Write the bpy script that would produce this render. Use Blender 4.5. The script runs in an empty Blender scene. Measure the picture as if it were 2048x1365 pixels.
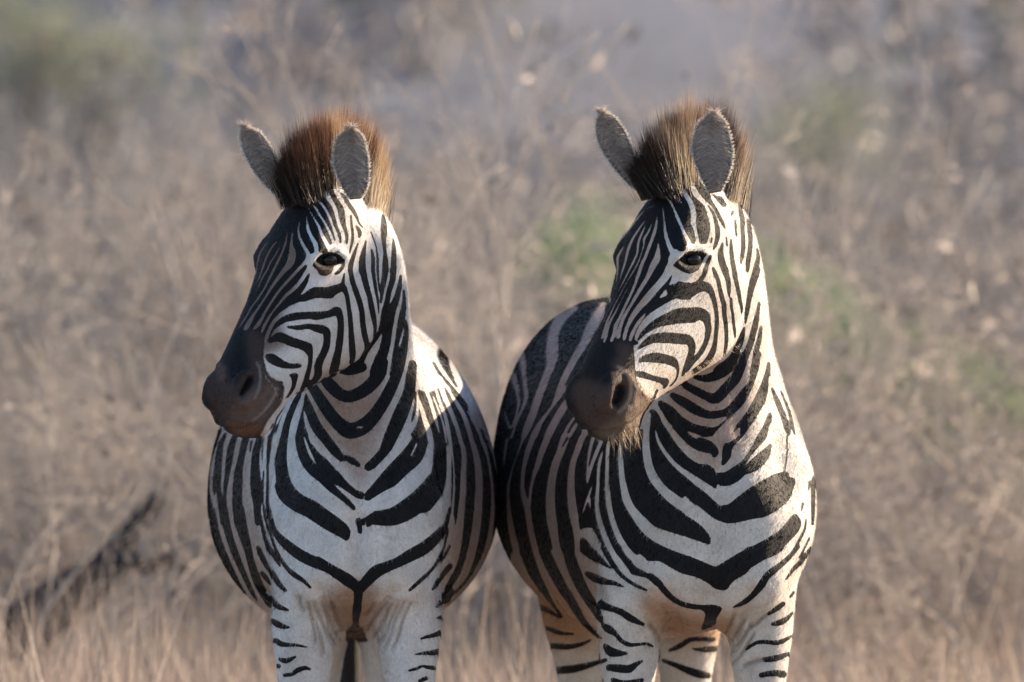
import bpy, bmesh, math, random
import numpy as np
from mathutils import Vector, Matrix
from mathutils.bvhtree import BVHTree

# ------------------------------------------------------------------ camera, sky, sun, exposure
scene = bpy.context.scene
COL = scene.collection
FOC = 22.756          # distance camera - zebras (m); at that distance the frame is 2.048 m wide
CZ = 1.2825           # camera height
cam_d = bpy.data.cameras.new("camera")
cam = bpy.data.objects.new("camera", cam_d)
COL.objects.link(cam)
cam.location = (0, -FOC, CZ)
cam.rotation_euler = (math.radians(90), 0, 0)
cam_d.lens = 400
cam_d.sensor_width = 36
cam_d.clip_start = 0.5
cam_d.clip_end = 3000
cam_d.dof.use_dof = True
cam_d.dof.focus_distance = FOC - 0.05
cam_d.dof.aperture_fstop = 5.0
scene.camera = cam

SUN_EL = math.radians(22)
SUN_AZ = math.radians(29)      # how far behind the zebras, from the picture's right
sdir = Vector((math.cos(SUN_AZ) * math.cos(SUN_EL), math.sin(SUN_AZ) * math.cos(SUN_EL), math.sin(SUN_EL)))
world = bpy.data.worlds.new("World")
scene.world = world
world.use_nodes = True
wn = world.node_tree.nodes
wl = world.node_tree.links
sky = wn.new("ShaderNodeTexSky")
sky.sky_type = 'NISHITA'
sky.sun_disc = False
sky.sun_elevation = SUN_EL
sky.sun_rotation = math.pi / 2 - SUN_AZ
sky.dust_density = 0.5
sky.ozone_density = 2.0
wl.new(sky.outputs[0], wn["Background"].inputs[0])
wn["Background"].inputs[1].default_value = 0.088
sun_d = bpy.data.lights.new("sun", 'SUN')
sun_d.energy = 5.0
sun_d.angle = math.radians(0.5)
sun_d.color = (1.0, 0.78, 0.54)
sun = bpy.data.objects.new("sun", sun_d)
COL.objects.link(sun)
sun.rotation_euler = sdir.to_track_quat('Z', 'Y').to_euler()
sun.location = sdir * 30
scene.view_settings.view_transform = 'Standard'
scene.view_settings.look = 'None'
scene.view_settings.gamma = 1
scene.view_settings.exposure = 1.62
scene.cycles.max_bounces = 6
scene.cycles.transparent_max_bounces = 8

F = FOC * 1000


def P(X, Y, D):
    """point in millimetre coordinates of the plane through the zebras (D = mm towards the camera) -> world metres"""
    k = (F - D) / F
    return ((X - 1024) * k / 1000, -D / 1000, CZ + (682.5 - Y) * k / 1000)


def unP(co):
    D = -co[:, 1] * 1000
    k = (F - D) / F
    return 1024 + co[:, 0] * 1000 / k, 682.5 - (co[:, 2] - CZ) * 1000 / k, D


def tag(o, label=None, cat=None, group=None, kind=None):
    if label: o['label'] = label
    if cat: o['category'] = cat
    if group: o['group'] = group
    if kind: o['kind'] = kind
    return o


def mesh_obj(name, verts, faces, mat=None, parent=None, smooth=True):
    me = bpy.data.meshes.new(name)
    me.from_pydata([tuple(v) for v in verts], [], faces)
    me.update()
    if smooth:
        me.shade_smooth()
    if mat: me.materials.append(mat)
    o = bpy.data.objects.new(name, me)
    COL.objects.link(o)
    if parent: o.parent = parent
    return o


def set_attr(me, name, typ, data, domain='POINT'):
    at = me.attributes.get(name) or me.attributes.new(name, typ, domain)
    if typ == 'FLOAT':
        at.data.foreach_set('value', np.ascontiguousarray(data, dtype=np.float32))
    else:
        d = np.ones((len(data), 4), dtype=np.float32)
        d[:, :3] = data
        at.data.foreach_set('color', d.ravel())


def lerp_table(tab, n):
    """Catmull-Rom resampling of a table of sections"""
    t = np.array(tab, dtype=float)
    m = len(t)
    out = []
    for i in range(m - 1):
        p0, p1, p2, p3 = t[max(i - 1, 0)], t[i], t[i + 1], t[min(i + 2, m - 1)]
        for j in range(n):
            x = j / n
            out.append(0.5 * ((2 * p1) + (-p0 + p2) * x + (2 * p0 - 5 * p1 + 4 * p2 - p3) * x * x + (-p0 + 3 * p1 - 3 * p2 + p3) * x ** 3))
    out.append(t[-1])
    return np.array(out)


class MB:
    """collects closed shells"""
    def __init__(self):
        self.v = []; self.f = []

    def rings(self, rings):
        n = len(rings[0]); b = len(self.v)
        for r in rings: self.v += [tuple(p) for p in r]
        for i in range(len(rings) - 1):
            for j in range(n):
                a = b + i * n + j; c = b + i * n + (j + 1) % n
                self.f.append((a, c, c + n, a + n))
        for k, flip in ((0, True), (len(rings) - 1, False)):
            c = np.mean(np.array(rings[k]), axis=0)
            self.v.append(tuple(c)); ci = len(self.v) - 1
            for j in range(n):
                a = b + k * n + j; d = b + k * n + (j + 1) % n
                self.f.append((ci, d, a) if flip else (ci, a, d))

    def ellipsoid(self, c, ax, n=20):
        """centre (px), three axis vectors (px)"""
        rings = []
        c = np.array(c, float); A = [np.array(a, float) for a in ax]
        for i in range(1, n):
            ph = math.pi * i / n
            rings.append([P(*(c + A[0] * math.cos(ph) + math.sin(ph) * (A[1] * math.cos(t) + A[2] * math.sin(t))))
                          for t in np.linspace(0, 2 * math.pi, n * 2, endpoint=False)])
        self.rings(rings)


def parse_coat(txt):
    """-> list of (kind, array in millimetre coordinates)"""
    out = []
    x0 = y0 = 0; sc = 1
    for ln in txt.strip().splitlines():
        p = ln.split()
        if not p: continue
        if p[0] == 'M': continue
        if p[0] == 'T':
            x0, y0, sc = float(p[1]), float(p[2]), float(p[3]); continue
        a = np.array([[float(v) for v in q.split(',')] for q in p[1:]])
        a[:, 0] = x0 + a[:, 0] / sc; a[:, 1] = y0 + a[:, 1] / sc
        if a.shape[1] > 2: a[:, 2] /= sc
        if p[0] == 'G' and a[:, 1].min() < 1180: p[0] = 'H'
        out.append((p[0], a))
    return out


def raster(shapes, box, base=0.0, vals={'K': 1, 'W': 0, 'G': 0.30, 'H': 0.62, 'P': 1, 'Q': 0, 'R': 0.35}):
    x0, y0, x1, y1 = box
    img = np.full((y1 - y0, x1 - x0), base)

    def paint(cov, bx, v):
        a, b, c, d = bx
        img[b - y0:d - y0, a - x0:c - x0] = img[b - y0:d - y0, a - x0:c - x0] * (1 - cov) + v * cov

    def bounds(p, m):
        a = max(x0, int(p[:, 0].min() - m)); b = max(y0, int(p[:, 1].min() - m))
        c = min(x1, int(p[:, 0].max() + m) + 1); d = min(y1, int(p[:, 1].max() + m) + 1)
        return (a, b, c, d) if c > a and d > b else None

    for k, p in shapes:
        v = vals[k]
        if k in 'KWGH':
            n = max(2, 6)
            q = lerp_table(p, 5) if len(p) > 2 else p
            q = q.copy(); q[:, 2] = np.maximum(q[:, 2] + {'K': 1.6, 'W': -0.8}.get(k, 0), 0.5)
            bx = bounds(q, q[:, 2].max() / 2 + 2)
            if not bx: continue
            yy, xx = np.mgrid[bx[1]:bx[3], bx[0]:bx[2]] + 0.5
            sd = np.full(xx.shape, 1e9)
            for s, e in zip(q[:-1], q[1:]):
                dx, dy = e[0] - s[0], e[1] - s[1]
                t = np.clip(((xx - s[0]) * dx + (yy - s[1]) * dy) / (dx * dx + dy * dy + 1e-9), 0, 1)
                dd = np.hypot(xx - s[0] - t * dx, yy - s[1] - t * dy) - (s[2] + t * (e[2] - s[2])) / 2
                sd = np.minimum(sd, dd)
            paint(np.clip(0.5 - sd, 0, 1), bx, v)
        else:
            q = lerp_table(np.vstack([p, p[:1]])[:, :2], 4)[:-1]
            bx = bounds(q, 2)
            if not bx: continue
            cov = np.zeros((bx[3] - bx[1], bx[2] - bx[0]))
            xs = np.arange(bx[0], bx[2]) + 0.5
            for sub in (0.25, 0.75):
                for r in range(bx[1], bx[3]):
                    yv = r + sub
                    ya, yb = q[:, 1], np.roll(q[:, 1], -1)
                    cr = ((ya <= yv) & (yb > yv)) | ((yb <= yv) & (ya > yv))
                    if not cr.any(): continue
                    xa, xb = q[cr, 0], np.roll(q[:, 0], -1)[cr]
                    xc = np.sort(xa + (yv - ya[cr]) / (yb[cr] - ya[cr]) * (xb - xa))
                    for s, e in zip(xc[0::2], xc[1::2]):
                        cov[r - bx[1]] += 0.5 * np.clip(np.minimum(e, xs + .5) - np.maximum(s, xs - .5), 0, 1)
            paint(np.clip(cov, 0, 1), bx, v)
    return img


def blur(img, s):
    r = int(3 * s) + 1
    k = np.exp(-0.5 * (np.arange(-r, r + 1) / s) ** 2); k /= k.sum()
    p = np.pad(img, r, mode='edge')
    p = sum(k[i] * p[:, i:i + img.shape[1]] for i in range(2 * r + 1))
    return sum(k[i] * p[i:i + img.shape[0]] for i in range(2 * r + 1))


def bilinear(img, box, X, Y):
    x = np.clip(X - box[0] - 0.5, 0, img.shape[1] - 1.001); y = np.clip(Y - box[1] - 0.5, 0, img.shape[0] - 1.001)
    i, j = x.astype(int), y.astype(int); fx, fy = x - i, y - j
    return (img[j, i] * (1 - fx) + img[j, i + 1] * fx) * (1 - fy) + (img[j + 1, i] * (1 - fx) + img[j + 1, i + 1] * fx) * fy
# ------------------------------------------------------------------ coat patterns
# each block: "T x0 y0 scale", then shapes in that block's own grid
#   K / W / G = black / white / grey band (x,y,width ...)      P / Q / R = black / white / grey patch (x,y ...)
COAT1 = """
T 540 740 4.0147
K 740,-20,70 650,15,50 570,15,30
K 430,90,30 470,110,90 540,180,90 610,215,85 660,210,90 740,175,95 820,110,100 870,40,105 900,-40,110
K 330,120,70 400,230,85 480,350,95 560,440,105 640,490,120 740,460,120 820,390,105 900,280,95 960,170,90 1010,60,80 1040,-40,80
W 680,468,14 740,462,26
K 275,180,20 310,300,60 370,450,80 450,560,75 520,650,70 575,710,50
G 590,700,50 650,725,70 710,765,50
K 790,780,60 850,735,75 920,655,85 960,560,100 1010,450,110 1060,330,110 1110,200,90 1130,80,80 1140,-40,70
K 250,320,50 245,450,80 265,600,110 330,740,140 440,840,140 560,890,120 650,950,110 735,1010,60
K 270,300,20 285,560,50 330,640,60 380,700,60 460,790,120
K 430,890,60 520,970,65 600,1050,60 665,1110,40
W 520,922,16 600,985,36 680,1050,50
K 785,1020,60 850,960,100 950,880,140 1060,770,150 1150,680,160 1205,560,120 1225,430,80 1205,300,40 1195,200,16
W 272,330,14 300,450,36 350,560,44 420,640,50 500,730,54 580,810,60 660,890,76 740,935,90 800,890,80 880,800,70 970,700,66 1050,590,66 1120,460,66 1165,340,50 1180,240,24
W 275,540,16 300,620,24 330,690,26 372,765,12
W 1190,480,10 1178,590,18 1130,695,16
K 230,200,40 130,390,85 92,550,100 82,700,100 92,850,115 130,980,145 220,1065,140 330,1120,140 430,1190,135 530,1255,125 590,1300,100 612,1350,40
K 780,1220,80 800,1190,95 900,1190,120 1000,1175,140 1120,1110,160 1230,1020,160 1310,900,130
W 275,180,26 235,330,45 192,480,50 168,620,52 185,760,75 260,880,90 370,960,95 480,1040,100 580,1120,105 660,1200,105 700,1300,100
W 1210,290,36 1255,430,50 1285,600,50 1270,760,75 1200,870,90 1090,950,95 950,1010,95 830,1085,95 740,1150,90
W 755,960,14 755,1030,16
K 710,1210,40 725,1300,30
W 770,1210,12 765,1290,18
W 190,200,30 110,380,34 60,560,40 28,720,30 30,900,40
T 790 860 3.592
K 320,0,80 325,150,95 318,300,105 285,420,130 200,520,150
P 365,-20 600,-20 650,60 700,200 740,400 742,650 705,850 600,1065 345,1320 345,1170 400,1050 435,900 432,760 425,620 400,600 404,400 398,100
W 350,0,12 375,100,24 385,220,30 385,350,40 365,480,50
W 395,30,12 410,150,14 423,300,14 423,450,18 410,620,18 405,720,14
W 440,-20,30 480,90,34 495,200,38 490,330,42 488,450,46 475,580,50 463,700,58 450,820,58 430,930,50 400,1020,40
W 515,-20,36 560,100,40 590,230,50 603,380,56 598,520,60 588,660,62 568,790,64 538,920,64 495,1040,55 430,1130,40
W 590,-10,24 640,110,28 672,230,20 690,350,20 700,480,24 698,600,30 688,720,36 662,850,42 615,970,46 550,1080,44 460,1190,60 360,1290,90
T 790 600 4.875
R 120,240 180,240 300,420 300,520 240,460 130,380
P 690,1020 860,1330 880,1390 200,1390 190,1000 215,880 330,900 440,850 520,860 600,900
K 455,440,50 452,520,90 480,620,70 540,740,36 600,850,12
K 370,610,14 450,740,26 540,840,24 640,960,26 700,1030,20
W 440,760,40 480,820,30 540,880,16
W 212,880,10 222,960,26 216,1100,32 185,1210,55 110,1320,60
W 225,960,20 260,1060,38 290,1170,50 330,1280,58 350,1400,60
W 300,880,34 340,980,36 370,1080,36 400,1180,34 430,1300,16
W 370,940,20 410,1040,20 450,1150,22 480,1260,24 500,1400,20
W 400,880,30 440,1010,36 480,1110,36 510,1220,38 540,1400,38
W 440,820,50 480,940,50 530,1060,48 570,1160,44 610,1270,44 645,1400,44
W 500,850,20 570,960,34 620,1040,42 670,1130,46 710,1240,50 755,1400,50
W 700,1070,14 760,1180,28 810,1270,34 855,1400,34
T 400 840 6.825
K 290,120,30 230,300,20 170,480,24 130,680,24 115,850,34 112,1000,50 130,1150,70 170,1300,80 200,1400,80
K 350,190,30 290,330,60 265,480,80 250,620,90 240,760,100 230,880,100 262,980,60 275,1120,60 300,1230,80 330,1400,90
K 190,930,30 200,1030,8
K 480,210,70 440,340,80 410,480,90 390,620,80 370,760,60 350,900,50 340,1020,36 340,1130,44 330,1250,90
K 630,220,90 590,400,80 560,540,80 530,700,100 520,850,120 510,1000,120 510,1150,130 530,1300,140 540,1400,140
G 720,230,50 700,330,50 680,450,30
K 810,250,60 770,420,90 755,560,100 755,700,120 760,850,140 770,1000,130 780,1150,100 785,1300,80 790,1400,70
G 880,200,30 860,330,34 850,480,36 850,620,20
G 1010,80,90 960,250,80 940,400,80 930,550,60 920,650,50
K 925,660,24 925,850,28 925,1000,36 925,1150,40 950,1280,50 975,1380,60
K 870,700,12 860,900,14 860,1100,14 880,1250,20 900,1380,24
T 400 1020 5.25
K 130,0,55 150,150,70 180,300,80 230,450,90 300,600,80 370,730,60 420,810,40 480,880,12
K 250,0,80 270,120,80 310,280,70 360,430,70 420,580,60 480,720,50 540,850,40 595,945,12
K 410,0,110 430,130,110 460,260,100 500,400,80 530,530,70 570,660,80 620,790,80 680,900,75 735,1000,50
K 600,0,60 605,90,40 600,160,10
K 722,0,40 750,120,40 790,230,50 850,310,80 950,400,100 1060,480,110 1180,540,110 1300,590,100 1380,630,95
K 670,0,16 690,100,20 740,250,20 790,400,24 850,520,30 920,620,36 1000,690,48 1080,740,34 1160,820,18
K 640,60,10 650,150,24 680,270,40 720,390,48 780,490,36 840,590,14
K 612,400,40 640,470,50 700,580,50 770,680,50 830,780,48 900,850,26
K 650,660,30 690,710,48 740,780,22
K 745,910,30 775,970,60 830,1020,48 930,1055,16
T 500 1200 8.275
K 360,340,60 440,395,95 540,440,70 650,460,22
K 280,620,50 380,680,60 430,670,60 500,725,80 600,745,60 760,750,36 940,785,16
K 490,980,40 570,1010,75 660,990,60 760,940,20
K 380,1080,50 480,1100,60
K 570,1250,50 700,1230,50 780,1170,70 900,1130,60 1000,1150,26
G 830,-60,24 840,80,24 900,200,16
G 960,60,20 1030,330,22 1080,560,18 1080,700,12
G 1050,60,26 1180,330,26 1300,560,22 1420,740,18
G 1180,40,30 1300,300,26 1420,560,20 1500,680,20
G 1330,30,40 1440,330,40 1520,480,30
G 1100,380,16 1180,640,16 1230,900,10
T 640 1020 5.25
K -20,540,90 100,620,95 200,680,110 300,745,120 380,810,100 400,860,85 398,950,78 388,1050,85 375,1150,60 380,1260,60
K 420,830,90 500,740,110 590,650,125 700,600,105 820,550,100 950,480,120 1080,410,125 1180,330,115 1270,230,85 1330,120,46 1362,-20,18
K 1345,200,10 1310,350,20 1250,510,24 1180,620,24 1080,720,32 980,810,28 935,850,16
K 1362,380,22 1320,460,22 1270,550,10
K 1365,590,50 1290,680,48 1220,780,38 1180,840,14
K 1330,930,80 1290,960,50 1220,1020,18
T 700 1200 8.275
K 1530,290,60 1440,300,20
K 1500,545,80 1380,590,60 1280,610,40 1170,650,20
K 1450,860,90 1350,880,70 1260,880,50 1080,905,16
K 1390,1130,60 1280,1115,50 1190,1100,30 1100,1140,40 970,1175,26
K 1260,1300,60 1150,1340,40
P -60,480 60,420 130,480 210,450 280,640 290,690 100,700 -60,700
G 700,60,24 600,260,22 480,480,20 360,660,14
G 800,60,20 690,300,20 560,600,20 450,700,14
G 900,30,16 760,320,20 660,600,20 560,800,14
G 1000,60,16 880,320,18 800,600,20 700,820,12
G 620,30,26 480,200,34 340,400,36 280,500,20
G 400,100,40 260,260,40
T 480 360 6.825
P 570,250 480,400 380,540 200,710 130,830 80,980 100,1050 130,1400 70,1650 -170,2120 -420,2520 60,2520 327,2382 327,2192 377,2052 427,1952 487,1882 577,1802 687,1712 777,1652 817,1492 907,1392 942,1322 967,1112 900,1085 1000,1010 1060,992 1190,985 1210,930 1240,890 1300,850 1374,870 1420,900 1465,890 1484,760 1454,600 1430,440 1400,350 1334,260 1284,160 1240,20 1000,-40 700,60
W 420,570,14 300,690,28 190,800,28 130,910,26 122,1000,20 122,1150,14
W 480,640,12 380,720,20 270,830,24 200,920,30 172,1020,28 165,1150,20 165,1300,14 150,1420,10
W 480,730,10 420,820,20 330,910,26 270,1010,32 240,1120,30 225,1230,26 195,1360,22 150,1460,16
W 500,840,30 430,930,30 370,1040,32 335,1130,34 305,1220,30 255,1350,25 205,1440,18 140,1540,14
W 560,860,14 530,940,24 470,1050,28 420,1120,30 365,1240,30 300,1350,28 245,1480,22 165,1615,14 85,1720,10
W 650,700,18 625,850,32 580,980,30 520,1110,38 460,1230,38 395,1360,36 330,1490,32 245,1620,30 150,1750,28 90,1860,28 25,1960,26 -40,2060,16
W 740,600,14 712,760,28 700,880,46 715,1000,100 687,1132,105 610,1230,70 527,1335,54 430,1470,44 350,1600,34 265,1730,34 185,1845,44 125,1950,68 70,2045,60
W 830,500,12 800,640,28 800,740,34 840,850,44 890,940,50 930,1020,60 900,1110,50 790,1230,48 690,1340,44 590,1450,42 505,1555,40 425,1675,38 365,1770,40 305,1880,46 245,1980,60 185,2040,30
W 880,360,10 915,560,26 930,680,48 980,790,54 1030,880,68 1045,980,60
W 900,300,20 950,420,24 1020,540,30 1080,650,42 1120,760,48 1170,850,56 1210,930,60
W 930,310,28 1020,370,36 1080,470,34 1140,560,34 1190,650,38 1240,760,42 1270,850,40
W 920,270,20 1040,275,34 1120,340,40 1180,430,38 1230,530,40 1260,620,34 1300,720,46 1330,830,56
W 940,185,40 1020,200,34 1080,240,20
W 1080,-20,60 1140,120,86 1190,220,86 1250,310,60 1300,410,58 1330,530,50 1362,640,56 1402,740,56 1412,830,60 1420,920,60
Q 880,1130 930,1050 1000,1000 1100,990 1180,1000 1240,900 1420,900 1400,1100 1000,1200
T 630 360 6.825
W 250,30,50 290,160,54 350,270,60 430,370,64 500,450,60 560,540,50
W 430,430,60 440,560,56 465,700,46 480,800,44 460,900,56 430,1000,60
W 505,470,40 520,600,40 570,740,50 560,830,46 510,940,46 460,1040,60
K 350,180,16 390,220,40 450,320,46 520,420,46 570,510,28 600,590,14 660,660,8
K 490,490,20 500,620,26 515,760,28 500,880,26 465,1010,10
K 560,630,18 600,690,46 612,740,46 600,785,20
K 590,860,12 560,940,24 530,1030,42 490,1150,58 480,1250,56
K 700,820,10 680,900,28 660,1000,56 645,1100,78 645,1250,88
K 770,950,16 790,1060,38 790,1250,42
K 760,700,10 830,900,10 845,1000,16 855,1100,24 855,1250,22
K 925,470,12 935,560,60 940,700,80 940,850,50 955,980,36 960,1100,65 960,1250,80
K 1070,800,10 1075,950,50 1075,1100,66 1070,1250,75
K 400,1090,10 380,1180,36 330,1250,38 270,1290,18
T 630 540 6.825
K 400,40,8 385,150,30 372,220,50
K 480,-10,52 510,150,60 560,300,64 605,430,64 640,580,64 650,700,66 670,850,68 702,1000,60 690,1090,16
K 650,-10,82 690,180,72 740,350,60 770,500,68 800,650,60 820,780,40 810,900,20 800,960,10
K 790,-10,40 810,150,36 835,300,30 860,450,20 870,600,8
K 855,-10,22 865,150,14 885,300,8
K 960,-10,82 948,100,70 922,250,50 905,400,24 900,460,8
K 1065,-10,72 1060,130,70 1010,300,60 980,450,60 940,580,58 920,700,54 890,830,44 840,930,42 760,1030,48 690,1130,56 640,1230,66 560,1310,76 470,1345,44
K 1170,80,24 1150,250,60 1110,400,80 1050,550,100 1020,700,105 990,850,115 965,1000,125 930,1130,130 880,1260,155 840,1400,175
K 1212,280,24 1215,450,46 1195,600,76 1165,750,85 1145,900,90 1110,1050,90 1110,1200,130 1090,1400,150
K 1240,700,26 1240,850,44 1225,1000,80 1195,1150,110 1170,1300,100
W 1190,250,24 1160,450,30 1130,600,38 1100,750,38 1085,900,38 1060,1050,38 1030,1200,46 1000,1400,50
W 1215,800,22 1180,920,28 1150,1040,28
W 1290,1100,40 1260,1250,50 1235,1400,40
K 0,320,130 100,320,140 200,300,130 300,262,115 375,240,90 420,310,56 445,400,48 462,530,50 480,650,56 490,800,60 500,950,70 510,1100,80 512,1200,70 490,1275,36
T 440 520 6.825
Q 1250,20 1210,250 1190,330 1050,510 1090,560 960,620 850,710 760,790 700,860 650,960 600,1100 590,1290 700,1330 1365,1330 1365,0
K 1500,455,140 1300,450,140 1200,495,110 1120,530,80 1060,515,60
P 1040,500 1100,530 1110,560 1000,610 900,660 800,760 740,830 700,890 660,960 640,1010 620,1000 660,860 760,740 900,600
W 1250,0,66 1215,110,62 1170,190,60 1080,320,54 980,420,56 880,510,44 800,610,34 720,710,32 660,800,38 600,910,48 570,990,36
W 1000,640,50 850,720,38 760,800,34 705,870,30 660,960,30 620,1060,26 590,1150,12
W 720,960,24 700,1000,22 660,1090,18 620,1180,14 598,1290,8
P 1230,180 1215,250 1190,330 1130,430 1060,510 1000,540 950,560 1000,480 1100,370 1170,280 1210,200
K 1380,760,95 1150,760,88 1000,780,95 900,805,80 820,850,64 760,905,44 725,950,24 690,1020,14 650,1120,10
K 930,915,12 1050,925,50 1200,910,60 1300,930,80 1380,960,90
T 630 540 6.825
K 0,640,90 100,620,90 200,600,85 300,565,110 345,660,78 352,800,76 340,950,85 320,1100,85 285,1250,105 250,1400,110
K 0,800,80 100,810,96 165,850,80 165,950,76 140,1080,86 90,1200,80 40,1320,90
T 500 640 6.825
K 1240,-20,64 1230,200,74 1212,350,76 1190,500,84 1172,600,100 1140,680,56 1110,740,16
K 500,97,14 640,110,48 800,95,56 950,110,76 1040,160,96 1050,260,86 1040,370,86 1000,470,84 960,540,92 930,640,96 930,740,94 890,820,74 860,900,60
P 270,270 330,200 400,170 480,190 560,230 680,270 800,310 850,350 860,450 850,600 820,750 790,870 740,950 690,990 680,960 720,850 760,720 790,600 790,500 760,450 680,400 600,380 520,350 430,310 340,300 265,325
P 210,470 300,460 380,500 470,560 560,600 650,595 712,620 680,655 540,670 400,650 280,600 220,540
P 520,760 580,730 652,735 650,800 630,880 600,960 540,1040 460,1095 500,1040 550,950 570,880 560,790
K 380,900,20 410,860,30 440,850,20
T 480 360 6.825
P 985,1165 1060,1060 1130,1010 1230,985 1330,1010 1400,1060 1410,1110 1370,1150 1290,1170 1270,1230 1230,1290 1150,1312 1080,1290 1050,1230 1010,1200
M
T 400 640 5.6875
P 330,0 240,150 140,330 20,500 -60,600 -60,760 -20,940 100,1100 220,1260 350,1400 520,1420 680,1320 760,1160 870,1020 930,940 950,850 960,760 930,700 870,690 800,650 750,570 730,480 715,400 730,270 700,160 640,110 600,120 500,125 430,120 380,130
W 740,270,8 760,160,16 790,80,24 820,20,24
W 745,400,6 770,280,10 800,180,16 840,90,20
G 890,780,10 910,740,14
"""
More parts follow.
